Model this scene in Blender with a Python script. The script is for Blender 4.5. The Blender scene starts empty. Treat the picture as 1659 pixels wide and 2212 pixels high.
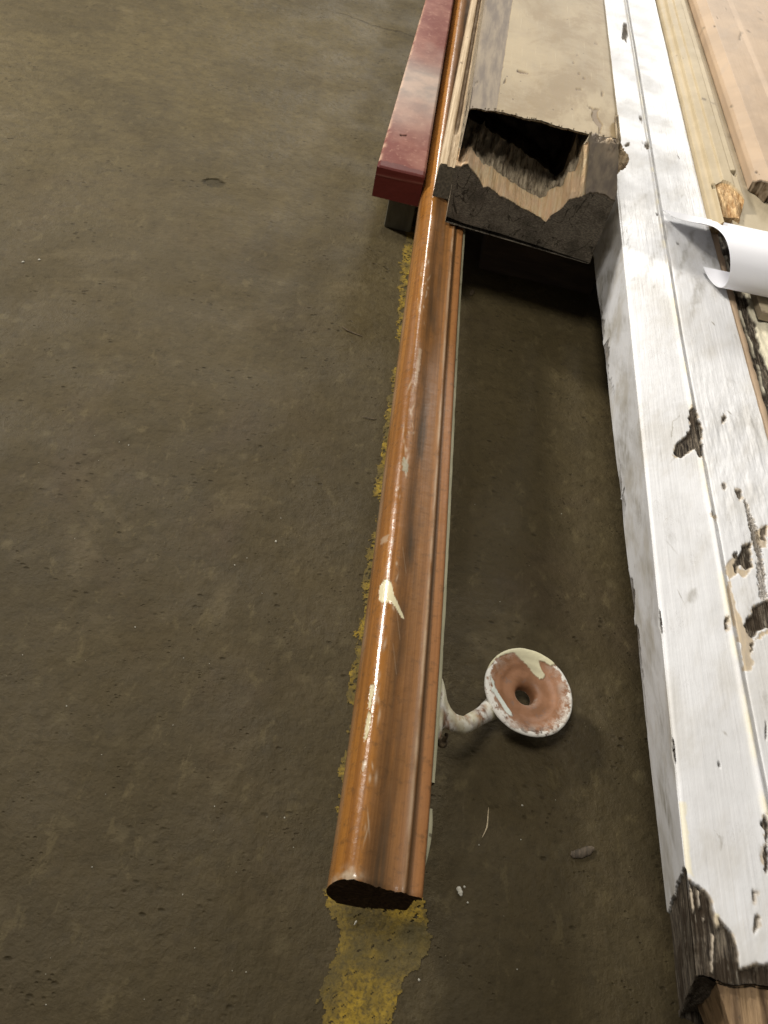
import bpy, bmesh, math, random
import numpy as np
from mathutils import Matrix, Vector
rng = np.random.RandomState(7); random.seed(7)
SC = bpy.context.scene
COL = SC.collection

# ------------------------------------------------------------------ camera
F_PX, CX, CY, HCAM = 1804.0, 829.5, 1106.0, 0.72
aY = np.array([375., -2006., F_PX]); aD = np.array([-420., 1544., F_PX])
aY /= np.linalg.norm(aY); aD /= np.linalg.norm(aD)
aD -= aY * (aD @ aY); aD /= np.linalg.norm(aD)
aX = np.cross(aD, aY); aX *= np.sign(aX[0])
AX = np.array([aX, aY, -aD])          # rows: world axes in camera terms (right, down, forward)
cam = bpy.data.cameras.new("camera"); cam_o = bpy.data.objects.new("camera", cam); COL.objects.link(cam_o)
cam.sensor_fit = 'VERTICAL'; cam.sensor_height = 36.0; cam.lens = F_PX / 2212.0 * 36.0
cam.clip_start = 0.02; cam.clip_end = 60
R = Matrix(((AX[0][0], -AX[0][1], -AX[0][2]), (AX[1][0], -AX[1][1], -AX[1][2]), (AX[2][0], -AX[2][1], -AX[2][2])))
cam_o.matrix_world = Matrix.Translation((0, 0, HCAM)) @ R.to_4x4()
cam.dof.use_dof = True; cam.dof.focus_distance = 0.85; cam.dof.aperture_fstop = 18.0
SC.camera = cam_o

def at(px, py, z):                    # point of a horizontal level seen at a place in the 1659x2212 view
    r = AX @ np.array([px - CX, py - CY, F_PX]); t = (z - HCAM) / r[2]
    return r * t + np.array([0, 0, HCAM])
def aty(px, py, y):                   # the same on an upright level y
    r = AX @ np.array([px - CX, py - CY, F_PX]); return r * (y / r[1]) + np.array([0, 0, HCAM])

# ------------------------------------------------------------------ light
w = bpy.data.worlds.new("World"); SC.world = w; w.use_nodes = True
w.node_tree.nodes['Background'].inputs[0].default_value = (1.0, 0.94, 0.84, 1)
w.node_tree.nodes['Background'].inputs[1].default_value = 0.14
def lamp(name, kind, loc, target, power, col, size=0.3, spot=None, blend=1.0):
    l = bpy.data.lights.new(name, kind); o = bpy.data.objects.new(name, l); COL.objects.link(o)
    l.energy = power; l.color = col
    if kind == 'AREA': l.shape = 'DISK'; l.size = size
    else: l.shadow_soft_size = size
    if kind == 'SPOT': l.spot_size = math.radians(spot); l.spot_blend = blend
    o.location = loc
    o.rotation_euler = (Vector(target) - Vector(loc)).to_track_quat('-Z', 'Y').to_euler()
    return o
lamp('hall_lamp', 'SPOT', (-2.30, 2.15, 1.85), (0.10, 1.55, 0.1), 385, (1.0, 0.95, 0.875), 0.20, 80, 1.0)
lamp('hall_lamp_above', 'SPOT', (-0.55, 0.15, 2.3), (0.20, 1.35, 0.1), 128, (1.0, 0.95, 0.875), 0.3, 92, 1.0)
lamp('hall_light_far', 'AREA', (-0.10, 5.3, 2.4), (0.2, 1.2, 0.1), 62, (1.0, 0.95, 0.87), 0.7)
lamp('hall_light_far_right', 'AREA', (1.25, 5.6, 2.2), (0.4, 1.6, 0.1), 82, (1.0, 0.97, 0.92), 0.8)
SC.view_settings.view_transform = 'Standard'; SC.view_settings.look = 'None'
SC.view_settings.exposure = 0.15; SC.view_settings.gamma = 1.0

# ------------------------------------------------------------------ helpers
def tag(o, label=None, cat=None, group=None, kind=None):
    if label: o['label'] = label
    if cat: o['category'] = cat
    if group: o['group'] = group
    if kind: o['kind'] = kind
    return o
def empty(name, loc, label, cat, group=None):
    o = bpy.data.objects.new(name, None); COL.objects.link(o); o.location = loc
    o.empty_display_size = 0.05
    return tag(o, label, cat, group)
def link(name, me, mat=None, parent=None):
    o = bpy.data.objects.new(name, me); COL.objects.link(o)
    if mat: me.materials.append(mat)
    if parent is not None:
        o.parent = parent; o.matrix_parent_inverse = Matrix.Translation(-Vector(parent.location))
    return o
class MB:
    """collects grids and polygons, with named float attributes, into one mesh"""
    def __init__(s): s.v = []; s.f = []; s.n = 0; s.att = {}; s.mi = []
    def add(s, V, Fc, att=None, mi=0):
        V = np.asarray(V, float).reshape(-1, 3)
        att = att or {}
        for k in set(list(att) + list(s.att)):
            if k not in s.att: s.att[k] = [np.zeros(s.n)] if s.n else []
            s.att[k].append(np.asarray(att[k], float).reshape(-1) if k in att else np.zeros(len(V)))
        Fc = np.asarray(Fc)
        s.f.append(Fc + s.n); s.mi.append(np.full(len(Fc), mi)); s.v.append(V); s.n += len(V)
    def grid(s, P, att=None, flip=False, mi=0, keep=None):
        n, m = P.shape[:2]; I = np.arange(n * m).reshape(n, m)
        q = np.stack([I[:-1, :-1], I[1:, :-1], I[1:, 1:], I[:-1, 1:]], -1).reshape(-1, 4)
        if flip: q = q[:, ::-1]
        if keep is not None: q = q[keep.reshape(-1)]
        s.add(P, q, att, mi)
    def build(s, name, mats, parent=None, smooth=True):
        V = np.concatenate(s.v); quads = [x for x in s.f if x.shape[1] == 4]; tris = [x for x in s.f if x.shape[1] == 3]
        me = bpy.data.meshes.new(name)
        me.vertices.add(len(V)); me.vertices.foreach_set('co', V.reshape(-1))
        ml = []; st = []; tot = []; c = 0
        for x in s.f:
            k = x.shape[1]; ml.append(x.reshape(-1)); st.append(c + np.arange(len(x)) * k); tot.append(np.full(len(x), k)); c += x.size
        ml = np.concatenate(ml); st = np.concatenate(st); tot = np.concatenate(tot)
        me.loops.add(len(ml)); me.loops.foreach_set('vertex_index', ml.astype(np.int32))
        me.polygons.add(len(st)); me.polygons.foreach_set('loop_start', st.astype(np.int32))
        me.polygons.foreach_set('material_index', np.concatenate(s.mi).astype(np.int32))
        me.polygons.foreach_set('use_smooth', np.full(len(st), smooth))
        for k, a in s.att.items():
            at_ = me.attributes.new(k, 'FLOAT', 'POINT'); at_.data.foreach_set('value', np.concatenate(a).astype(np.float32))
        me.update(calc_edges=True); me.validate()
        o = link(name, me, None, parent)
        for m_ in (mats if isinstance(mats, (list, tuple)) else [mats]): me.materials.append(m_)
        return o
_tab = rng.rand(256, 256)
def vn(x, y):
    xi = np.floor(x).astype(int); yi = np.floor(y).astype(int); fx = x - xi; fy = y - yi
    fx = fx * fx * (3 - 2 * fx); fy = fy * fy * (3 - 2 * fy)
    a = _tab[xi % 256, yi % 256]; b = _tab[(xi + 1) % 256, yi % 256]; c = _tab[xi % 256, (yi + 1) % 256]; d = _tab[(xi + 1) % 256, (yi + 1) % 256]
    return (a * (1 - fx) + b * fx) * (1 - fy) + (c * (1 - fx) + d * fx) * fy - 0.5
def fbm(x, y, o=4):
    s = 0; a = 1.0
    for i in range(o):
        s = s + a * vn(x * 2 ** i + 17.3 * i, y * 2 ** i + 5.1 * i); a *= 0.5
    return s
def inpoly(x, y, poly):
    c = np.zeros(x.shape, bool); n = len(poly)
    for i in range(n):
        x1, y1 = poly[i]; x2, y2 = poly[(i + 1) % n]
        if y1 == y2: continue
        c ^= ((y1 > y) != (y2 > y)) & (x < (x2 - x1) * (y - y1) / (y2 - y1) + x1)
    return c
def polydist(x, y, poly):
    d = np.full(x.shape, 1e9); n = len(poly)
    for i in range(n):
        a = np.array(poly[i]); b = np.array(poly[(i + 1) % n]); e = b - a; L = e @ e + 1e-12
        t = np.clip(((x - a[0]) * e[0] + (y - a[1]) * e[1]) / L, 0, 1)
        d = np.minimum(d, np.hypot(x - a[0] - t * e[0], y - a[1] - t * e[1]))
    return d
def mask(x, y, poly, soft=0.0012, jit=0.0015, fr=400):
    """soft-edged polygon mask with a ragged rim; poly in metres"""
    xs = np.array([p[0] for p in poly]); ys = np.array([p[1] for p in poly]); m = 0.012
    sel = (x > xs.min() - m) & (x < xs.max() + m) & (y > ys.min() - m) & (y < ys.max() + m)
    out = np.zeros(x.shape)
    if not sel.any(): return out
    a = x[sel]; b = y[sel]
    a2 = a + fbm(a * fr, b * fr, 3) * jit; b2 = b + fbm(a * fr + 50, b * fr + 9, 3) * jit
    d = polydist(a2, b2, poly); sd = np.where(inpoly(a2, b2, poly), d, -d)
    out[sel] = np.clip(sd / soft + 0.5, 0, 1); return out
def zpoly(pts, ox, oy, s, z=None, y=None):
    """pixel outline (crop origin ox, oy and scale s) -> outline in metres on a level"""
    out = []
    for a, b in pts:
        p = at(ox + a * s, oy + b * s, z); out.append((p[0], p[1]))
    return out
def lerp_poly(pts, t):
    pts = np.array(pts, float); return np.interp(t, pts[:, 0], pts[:, 1])

# ------------------------------------------------------------------ node helpers
class NT:
    def __init__(s, name):
        s.m = bpy.data.materials.new(name); s.m.use_nodes = True; s.t = s.m.node_tree; s.b = s.t.nodes['Principled BSDF']
        s.tc = s.t.nodes.new('ShaderNodeTexCoord'); s.obj = s.tc.outputs['Object']
    def n(s, typ, **kw):
        nd = s.t.nodes.new(typ)
        for k, v in kw.items():
            if k in ('inputs',):
                for i, val in v.items(): s.put(nd.inputs[i], val)
            else: setattr(nd, k, v)
        return nd
    def put(s, sock, val):
        if isinstance(val, bpy.types.NodeSocket): s.t.links.new(val, sock)
        else:
            if sock.type == 'RGBA' and len(val) == 3: val = (*val, 1)
            sock.default_value = val
    def math(s, op, a, b=0.0, c=0.0, clamp=False):
        nd = s.n('ShaderNodeMath', operation=op, use_clamp=clamp); s.put(nd.inputs[0], a); s.put(nd.inputs[1], b)
        if op in ('MULTIPLY_ADD', 'COMPARE', 'SMOOTH_MIN', 'WRAP'): s.put(nd.inputs[2], c)
        return nd.outputs[0]
    def attr(s, k):
        return s.n('ShaderNodeAttribute', attribute_name=k).outputs['Fac']
    def vec(s, scale, vec=None):
        nd = s.n('ShaderNodeMapping'); s.put(nd.inputs[0], vec or s.obj); nd.inputs['Scale'].default_value = scale; return nd.outputs[0]
    def noise(s, scale, vec=None, detail=4, rough=0.55, dist=0.0):
        nd = s.n('ShaderNodeTexNoise'); s.put(nd.inputs['Vector'], vec or s.obj)
        nd.inputs['Scale'].default_value = scale; nd.inputs['Detail'].default_value = detail; nd.inputs['Roughness'].default_value = rough; nd.inputs['Distortion'].default_value = dist
        return nd.outputs['Fac']
    def vor(s, scale, vec=None, feature='F1', out='Distance', rnd=1.0):
        nd = s.n('ShaderNodeTexVoronoi', feature=feature); s.put(nd.inputs['Vector'], vec or s.obj); nd.inputs['Scale'].default_value = scale
        nd.inputs['Randomness'].default_value = rnd
        return nd.outputs[out]
    def ramp(s, fac, a, b, lo=0.0, hi=1.0):
        nd = s.n('ShaderNodeMapRange', clamp=True, interpolation_type='SMOOTHSTEP'); s.put(nd.inputs[0], fac); nd.inputs[1].default_value = a; nd.inputs[2].default_value = b
        s.put(nd.inputs[3], lo); s.put(nd.inputs[4], hi); return nd.outputs[0]
    def mix(s, fac, a, b, mode='MIX'):
        nd = s.n('ShaderNodeMix', data_type='RGBA', blend_type=mode); s.put(nd.inputs[0], fac); s.put(nd.inputs[6], a); s.put(nd.inputs[7], b); return nd.outputs[2]
    def bump(s, h, dist=0.001, strength=1.0, normal=None):
        nd = s.n('ShaderNodeBump'); s.put(nd.inputs['Height'], h); nd.inputs['Distance'].default_value = dist; nd.inputs['Strength'].default_value = strength
        if normal: s.put(nd.inputs['Normal'], normal)
        return nd.outputs[0]
    def done(s, col=None, rough=None, normal=None, spec=None, metal=None, coat=None):
        if col is not None: s.put(s.b.inputs['Base Color'], col)
        if rough is not None: s.put(s.b.inputs['Roughness'], rough)
        if normal is not None: s.put(s.b.inputs['Normal'], normal)
        if spec is not None: s.put(s.b.inputs['Specular IOR Level'], spec)
        if metal is not None: s.put(s.b.inputs['Metallic'], metal)
        if coat is not None: s.put(s.b.inputs['Coat Weight'], coat); s.b.inputs['Coat Roughness'].default_value = 0.12
        return s.m

# ------------------------------------------------------------------ materials
def mat_floor():
    s = NT('worn_concrete'); P = s.obj
    sep = s.n('ShaderNodeSeparateXYZ'); s.put(sep.inputs[0], P); X, Yc = sep.outputs[0], sep.outputs[1]
    base = s.mix(s.ramp(s.noise(3.2, detail=3), 0.3, 0.7), (0.0565, 0.0423, 0.0189), (0.0770, 0.0586, 0.0285))
    base = s.mix(s.ramp(s.noise(11, detail=6, rough=0.65), 0.35, 0.7, 0, 0.55), base, (0.0497, 0.0392, 0.0199))
    base = s.mix(s.ramp(s.noise(5.5, detail=5, rough=0.6, dist=0.7), 0.5, 0.75, 0, 0.6), base, (0.0685, 0.0488, 0.0291))
    base = s.mix(s.ramp(s.noise(260, detail=4, rough=0.7), 0.35, 0.75, 0, 0.35), base, (0.0411, 0.0310, 0.0151))
    falloff_tint = s.ramp(s.math('ADD', Yc, s.math('MULTIPLY', s.math('SUBTRACT', s.noise(1.7, detail=4), 0.5), 1.6)), 0.45, 1.7, 0, 0.7)  # light falloff painted in: floor colour lightens with distance, broken by noise
    base = s.mix(falloff_tint, base, s.mix(s.ramp(s.noise(35, detail=5, rough=0.7), 0.35, 0.65), (0.1114, 0.0860, 0.0389), (0.0830, 0.0641, 0.0302)))
    st = s.noise(2.3, s.vec((1.0, 0.8, 1)), detail=6, rough=0.62, dist=0.5)
    base = s.mix(s.ramp(st, 0.50, 0.62, 0, 0.42), base, (0.0432, 0.0335, 0.0170))
    base = s.mix(s.ramp(s.noise(6.5, detail=5, rough=0.65, dist=0.8), 0.55, 0.72, 0, 0.5), base, (0.1194, 0.0936, 0.0507))
    # faint aggregate showing through
    ag = s.ramp(s.math('ADD', s.vor(34), s.math('MULTIPLY', s.noise(120, detail=3), 0.25)), 0.24, 0.46, 1, 0); agm = s.math('MAXIMUM', s.ramp(s.noise(4.0, detail=2), 0.46, 0.62), s.ramp(Yc, 0.75, 0.35, 0, 0.75))
    agm = s.math('MULTIPLY', agm, s.ramp(s.vor(34, out='Color'), 0.25, 0.75))
    base = s.mix(s.math('MULTIPLY', s.math('MULTIPLY', ag, agm), 0.55), base, (0.1070, 0.0855, 0.0442))
    base = s.mix(s.ramp(s.noise(75, detail=6, rough=0.72), 0.46, 0.68, 0, 0.38), base, (0.0291, 0.0224, 0.0108))
    base = s.mix(s.ramp(s.noise(48, s.vec((1.0, 0.6, 1.0)), detail=5, rough=0.7, dist=0.4), 0.56, 0.68, 0, 0.42), base, (0.1192, 0.0936, 0.0454))
    # little light scratches and dust
    scr = s.ramp(s.noise(90, s.vec((1, 0.16, 1)), detail=5, rough=0.8), 0.62, 0.74, 0, 0.5)
    base = s.mix(scr, base, (0.1368, 0.1099, 0.0605))
    spk = s.ramp(s.vor(150), 0.035, 0.06, 0.7, 0); spm = s.ramp(s.noise(23, detail=2), 0.56, 0.62)
    base = s.mix(s.math('MULTIPLY', spk, spm), base, (0.2566, 0.2201, 0.1330))
    # pits
    v1 = s.vor(62, s.vec((1.0, 1.7, 1.0)));
    pit = s.math('MULTIPLY', s.ramp(v1, 0.06, 0.26, 0.8, 0), s.ramp(s.noise(14, detail=2), 0.50, 0.64))
    v2 = s.vor(130, s.vec((1.0, 1.6, 1.0)))
    pit2 = s.math('MULTIPLY', s.ramp(v2, 0.06, 0.26, 0.55, 0), s.ramp(s.noise(30, detail=2), 0.50, 0.66))
    pits = s.math('MAXIMUM', pit, pit2)
    base = s.mix(s.math('MULTIPLY', pits, 0.80), base, (0.0223, 0.0163, 0.0067))
    # long thin crack
    A = at(700, 20, 0); B = at(890, 80, 0); k = (B[1] - A[1]) / (B[0] - A[0])
    line = s.math('SUBTRACT', Yc, s.math('MULTIPLY_ADD', X, k, A[1] - k * A[0]))
    line = s.math('ADD', line, s.math('MULTIPLY', s.math('SUBTRACT', s.noise(14, detail=4), 0.5), 0.05))
    cr = s.ramp(s.math('ABSOLUTE', line), 0.0012, 0.004, 0.5, 0)
    cr = s.math('MULTIPLY', cr, s.ramp(X, A[0], A[0] + 0.05)); cr = s.math('MULTIPLY', cr, s.ramp(X, 0.0, 0.05, 1, 0))
    base = s.mix(cr, base, (0.0256, 0.0179, 0.0084))
    # anchor hole, half filled
    h = at(462, 395, 0)
    hd = s.n('ShaderNodeVectorMath', operation='DISTANCE'); s.put(hd.inputs[0], s.vec((0.75, 1, 1))); hd.inputs[1].default_value = (h[0] * 0.75, h[1], 0)
    hn = s.math('ADD', hd.outputs['Value'], s.math('MULTIPLY', s.math('SUBTRACT', s.noise(90), 0.5), 0.012))
    hole = s.ramp(hn, 0.008, 0.016, 1, 0)
    base = s.mix(s.math('MULTIPLY', hole, 0.75), base, (0.0300, 0.0229, 0.0091))
    hgt = s.math('MULTIPLY_ADD', s.noise(120, detail=6, rough=0.7), 0.5, s.math('MULTIPLY', s.noise(28, detail=5, rough=0.6), 1.5))
    hgt = s.math('SUBTRACT', hgt, s.math('MULTIPLY', pits, 0.5)); hgt = s.math('SUBTRACT', hgt, s.math('MULTIPLY', hole, 2.2))
    hgt = s.math('SUBTRACT', hgt, cr)
    return s.done(base, s.ramp(s.noise(9, detail=4), 0.3, 0.7, 0.52, 0.75), s.bump(hgt, 0.0030, 1.0), 0.16)
def mat_yellow():
    s = NT('worn_yellow_paint')
    c = s.mix(s.ramp(s.noise(60, detail=5, rough=0.7), 0.35, 0.65), (0.19, 0.125, 0.016), (0.34, 0.225, 0.022))
    c = s.mix(s.ramp(s.noise(26, detail=5, rough=0.65), 0.42, 0.62, 0, 0.85), c, (0.095, 0.072, 0.026))
    c = s.mix(s.ramp(s.noise(330, detail=4, rough=0.7), 0.46, 0.64, 0, 0.7), c, (0.05, 0.038, 0.016))
    c = s.mix(s.attr('dull'), c, (0.078, 0.060, 0.020))
    return s.done(c, 0.75, s.bump(s.noise(210, detail=5, rough=0.7), 0.0014, 0.9), 0.3)
def mat_varnish():
    s = NT('varnished_handrail_wood')
    u = s.attr('u'); sp_ = s.n('ShaderNodeSeparateXYZ'); s.put(sp_.inputs[0], s.obj)
    cb = s.n('ShaderNodeCombineXYZ'); s.put(cb.inputs[0], s.math('MULTIPLY', u, 0.0662)); s.put(cb.inputs[1], sp_.outputs[1]); s.put(cb.inputs[2], sp_.outputs[2]); V = cb.outputs[0]
    g = s.noise(1.0, s.vec((520, 5, 420), V), detail=5, rough=0.62, dist=0.2); g2 = s.noise(1.0, s.vec((120, 1.8, 110), V), detail=4, dist=0.5)
    c = s.mix(s.ramp(g, 0.35, 0.68), (0.170, 0.072, 0.019), (0.24, 0.108, 0.031))
    c = s.mix(s.ramp(g2, 0.44, 0.70, 0, 0.5), c, (0.115, 0.056, 0.022))
    nose = s.ramp(u, 0.24, 0.34, 1, 0)
    c = s.mix(s.math('MULTIPLY', nose, 0.85), c, s.mix(s.ramp(g2, 0.4, 0.62), (0.34, 0.140, 0.024), (0.205, 0.078, 0.013)))
    c = s.mix(s.ramp(s.math('SUBTRACT', 1.0, u), 0.20, 0.04, 0, 0.45), c, (0.30, 0.13, 0.05))
    c = s.mix(s.math('MULTIPLY', s.attr('wear'), s.ramp(g2, 0.3, 0.6, 0.62, 1.0)), c, (0.052, 0.035, 0.019))
    c = s.mix(s.ramp(s.noise(900, detail=3), 0.66, 0.74, 0, 0.55), c, (0.10, 0.05, 0.02))
    c = s.mix(s.math('MULTIPLY', s.ramp(s.noise(140, detail=5, rough=0.7), 0.50, 0.70), 0.55), c, (0.090, 0.045, 0.017))
    c = s.mix(s.attr('pale'), c, (0.46, 0.36, 0.25))
    c = s.mix(s.attr('grey'), c, (0.28, 0.27, 0.19))
    c = s.mix(s.attr('cream'), c, (0.62, 0.56, 0.36))
    c = s.mix(s.attr('end'), c, s.mix(s.ramp(s.noise(300, detail=4), 0.35, 0.7), (0.018, 0.010, 0.005), (0.050, 0.028, 0.014)))  # unlit end face: its shade is put into a near-black colour
    r = s.math('ADD', s.ramp(s.noise(30, detail=4), 0.3, 0.7, 0.20, 0.34), s.math('MULTIPLY', s.attr('end'), 0.6))
    r = s.math('ADD', r, s.math('MULTIPLY', s.ramp(u, 0.22, 0.36), 0.20))
    b = s.bump(g, 0.00022, 0.6); b = s.bump(s.noise(48, detail=4, rough=0.6), 0.0013, 0.6, b)
    b = s.bump(s.attr('cream'), 0.0008, 1.0, b)
    return s.done(c, r, b, s.math('MULTIPLY', s.math('SUBTRACT', 1.0, s.math('MULTIPLY', s.attr('end'), 0.8)), s.ramp(u, 0.22, 0.36, 0.5, 0.26)), coat=s.math('MULTIPLY', s.math('SUBTRACT', 1.0, s.attr('end')), s.ramp(u, 0.22, 0.36, 0.34, 0.07)))
def mat_white():
    s = NT('old_white_paint')
    brush = s.noise(1.0, s.vec((520, 9, 520)), detail=5, rough=0.6)
    smear = s.n('ShaderNodeVectorRotate', rotation_type='Z_AXIS'); s.put(smear.inputs[0], s.obj); smear.inputs['Angle'].default_value = 0.42
    d1 = s.noise(1.0, s.vec((26, 9, 22), smear.outputs[0]), detail=6, rough=0.62, dist=0.1)
    d2 = s.noise(7, detail=3)
    c = s.mix(s.ramp(d2, 0.35, 0.7), (0.715, 0.720, 0.735), (0.62, 0.62, 0.625))
    side = s.attr('side')
    dm = s.math('MULTIPLY', s.ramp(d1, 0.44, 0.66), s.math('MULTIPLY_ADD', side, 0.30, 0.42))
    c = s.mix(dm, c, (0.46, 0.43, 0.37))
    c = s.mix(s.math('MULTIPLY', s.attr('dirt_shade'), s.ramp(s.noise(160, s.vec((1, 0.3, 1)), detail=4), 0.35, 0.65, 0.25, 1)), c, (0.27, 0.25, 0.205))
    c = s.mix(s.ramp(brush, 0.62, 0.75, 0, 0.35), c, (0.58, 0.55, 0.49))
    c = s.mix(s.attr('cream'), c, (0.74, 0.68, 0.50))
    bg = s.noise(1.0, s.vec((300, 60, 300)), detail=5)
    c = s.mix(s.attr('beige'), c, s.mix(s.ramp(bg, 0.35, 0.65), (0.50, 0.39, 0.24), (0.40, 0.32, 0.22)))
    gm = s.math('MULTIPLY', s.ramp(s.noise(48, s.vec((1, 0.35, 1)), detail=6, rough=0.75), 0.55, 0.72), s.ramp(s.noise(6.5, detail=3), 0.42, 0.62)); c = s.mix(s.math('MULTIPLY', gm, s.math('MULTIPLY_ADD', side, 0.35, 0.35)), c, (0.20, 0.18, 0.14))
    wg = s.noise(1.0, s.vec((650, 26, 650)), detail=6, rough=0.75, dist=0.4); wb = s.noise(38, detail=5, rough=0.65)
    wood = s.mix(s.ramp(wg, 0.40, 0.64), (0.022, 0.017, 0.013), (0.24, 0.20, 0.15))
    wood = s.mix(s.ramp(wb, 0.45, 0.60, 0, 0.8), wood, (0.040, 0.027, 0.016))
    wood = s.mix(s.ramp(s.noise(1.0, s.vec((420, 34, 420)), detail=4, rough=0.7), 0.60, 0.68, 0, 0.65), wood, (0.34, 0.31, 0.25))
    c = s.mix(s.attr('chip'), c, wood)
    c = s.mix(s.attr('void'), c, (0.010, 0.008, 0.006))
    hc = s.noise(1.0, s.vec((90, 26, 60)), detail=5, rough=0.7, dist=1.2); hc = s.ramp(s.math('ABSOLUTE', s.math('SUBTRACT', hc, 0.5)), 0.0, 0.006, 1, 0)
    hc = s.math('MULTIPLY', hc, s.ramp(s.noise(17, detail=2), 0.52, 0.62)); hc = s.math('MULTIPLY', hc, s.math('SUBTRACT', 0.55, s.math('MULTIPLY', s.attr('chip'), 0.55)))
    c = s.mix(hc, c, (0.22, 0.19, 0.14))
    chip = s.attr('chip')
    b = s.bump(brush, 0.00035, 0.7); b = s.bump(s.noise(55, detail=4, rough=0.6), 0.0010, 0.55, b)
    b = s.bump(s.math('MULTIPLY', wg, chip), 0.0028, 1.0, b)
    r = s.math('MULTIPLY_ADD', chip, 0.38, s.ramp(s.noise(12, detail=3), 0.3, 0.7, 0.42, 0.58))
    return s.done(c, r, b, s.math('SUBTRACT', 0.45, s.math('MULTIPLY', chip, 0.3)))
def mat_post():
    s = NT('beige_painted_post_wood')
    c = s.mix(s.ramp(s.noise(9, s.vec((1, 0.6, 1)), detail=4), 0.35, 0.68), (0.33, 0.26, 0.155), (0.255, 0.20, 0.12))
    c = s.mix(s.ramp(s.noise(22, s.vec((0.5, 1.6, 1)), detail=5, rough=0.65), 0.52, 0.70, 0, 0.7), c, (0.29, 0.225, 0.14))
    g = s.noise(1.0, s.vec((330, 12, 330)), detail=5, rough=0.6)
    c = s.mix(s.ramp(g, 0.60, 0.76, 0, 0.4), c, (0.50, 0.42, 0.28))
    c = s.mix(s.ramp(s.noise(7, s.vec((1.2, 0.8, 1)), detail=7, rough=0.72, dist=0.4), 0.44, 0.60, 0, 0.75), c, (0.205, 0.145, 0.070))
    sp = s.math('MULTIPLY', s.ramp(s.vor(75, s.vec((1, 0.6, 1))), 0.06, 0.13, 1, 0), s.ramp(s.noise(17, detail=2), 0.52, 0.58))
    c = s.mix(s.math('MULTIPLY', sp, 0.8), c, (0.10, 0.065, 0.035))
    c = s.mix(s.attr('dent'), c, (0.13, 0.085, 0.045))
    gr = s.mix(s.ramp(s.noise(1.0, s.vec((120, 14, 60)), detail=5), 0.32, 0.70), (0.165, 0.138, 0.115), (0.265, 0.220, 0.165))
    c = s.mix(s.attr('bare'), c, gr)
    # sawn end grain
    eg = s.noise(1.0, s.vec((330, 330, 900)), detail=5, rough=0.75)
    ring = s.n('ShaderNodeTexWave', wave_type='RINGS', rings_direction='Y'); s.put(ring.inputs[0], s.vec((1, 1, 1))); ring.inputs['Scale'].default_value = 55; ring.inputs['Distortion'].default_value = 2.5; ring.inputs['Detail'].default_value = 3
    end = s.mix(s.ramp(eg, 0.35, 0.7), (0.085, 0.072, 0.056), (0.235, 0.200, 0.152)); end = s.mix(s.ramp(s.noise(38, detail=4), 0.45, 0.65, 0, 0.5), end, (0.035, 0.029, 0.022))
    c = s.mix(s.attr('end'), c, end)
    fg = s.noise(1.0, s.vec((420, 10, 22)), detail=6, rough=0.7, dist=0.4)
    fresh = s.mix(s.ramp(fg, 0.35, 0.66), (0.84, 0.58, 0.31), (1.0, 0.83, 0.56))
    fresh = s.mix(s.ramp(s.noise(26, detail=3), 0.42, 0.62, 0, 0.5), fresh, (1.0, 0.70, 0.48))
    c = s.mix(s.attr('fresh'), c, fresh)
    old = s.mix(s.ramp(s.noise(1.0, s.vec((210, 34, 60)), detail=6, rough=0.75), 0.34, 0.64), (0.15, 0.115, 0.078), (0.62, 0.52, 0.37))
    c = s.mix(s.attr('old'), c, old)
    c = s.mix(s.attr('void'), c, s.mix(s.ramp(s.noise(60, detail=4), 0.35, 0.65), (0.022, 0.014, 0.009), (0.085, 0.060, 0.038)))  # shade inside the hollow painted into the colour; the crack shares it
    rg = s.math('MAXIMUM', s.attr('fresh'), s.attr('old'))
    b = s.bump(g, 0.0004, 0.5); b = s.bump(s.noise(45, detail=4), 0.001, 0.5, b)
    b = s.bump(s.math('MULTIPLY', s.noise(1.0, s.vec((520, 30, 90)), detail=6, rough=0.8), rg), 0.007, 1.0, b)
    b = s.bump(s.math('MULTIPLY', eg, s.attr('end')), 0.0030, 1.0, b)
    ck = s.noise(1.0, s.vec((22, 1, 9)), detail=4, dist=1.0); ck = s.math('MULTIPLY', s.ramp(s.math('ABSOLUTE', s.math('SUBTRACT', ck, 0.5)), 0.0, 0.010, 1, 0), s.attr('end'))
    c = s.mix(s.math('MULTIPLY', ck, 0.8), c, (0.015, 0.012, 0.009))
    lt = s.math('MULTIPLY', s.ramp(s.noise(1.0, s.vec((150, 1, 40)), detail=5, rough=0.7), 0.60, 0.70), s.attr('end')); c = s.mix(s.math('MULTIPLY', lt, 0.6), c, (0.24, 0.20, 0.15))
    r = s.math('MULTIPLY_ADD', s.math('MAXIMUM', rg, s.attr('end')), 0.30, 0.46)
    return s.done(c, s.math('ADD', r, 0.14), b, s.math('SUBTRACT', 0.15, s.math('MULTIPLY', s.math('MAXIMUM', s.attr('bare'), s.math('MAXIMUM', rg, s.attr('end'))), 0.12)))
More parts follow.
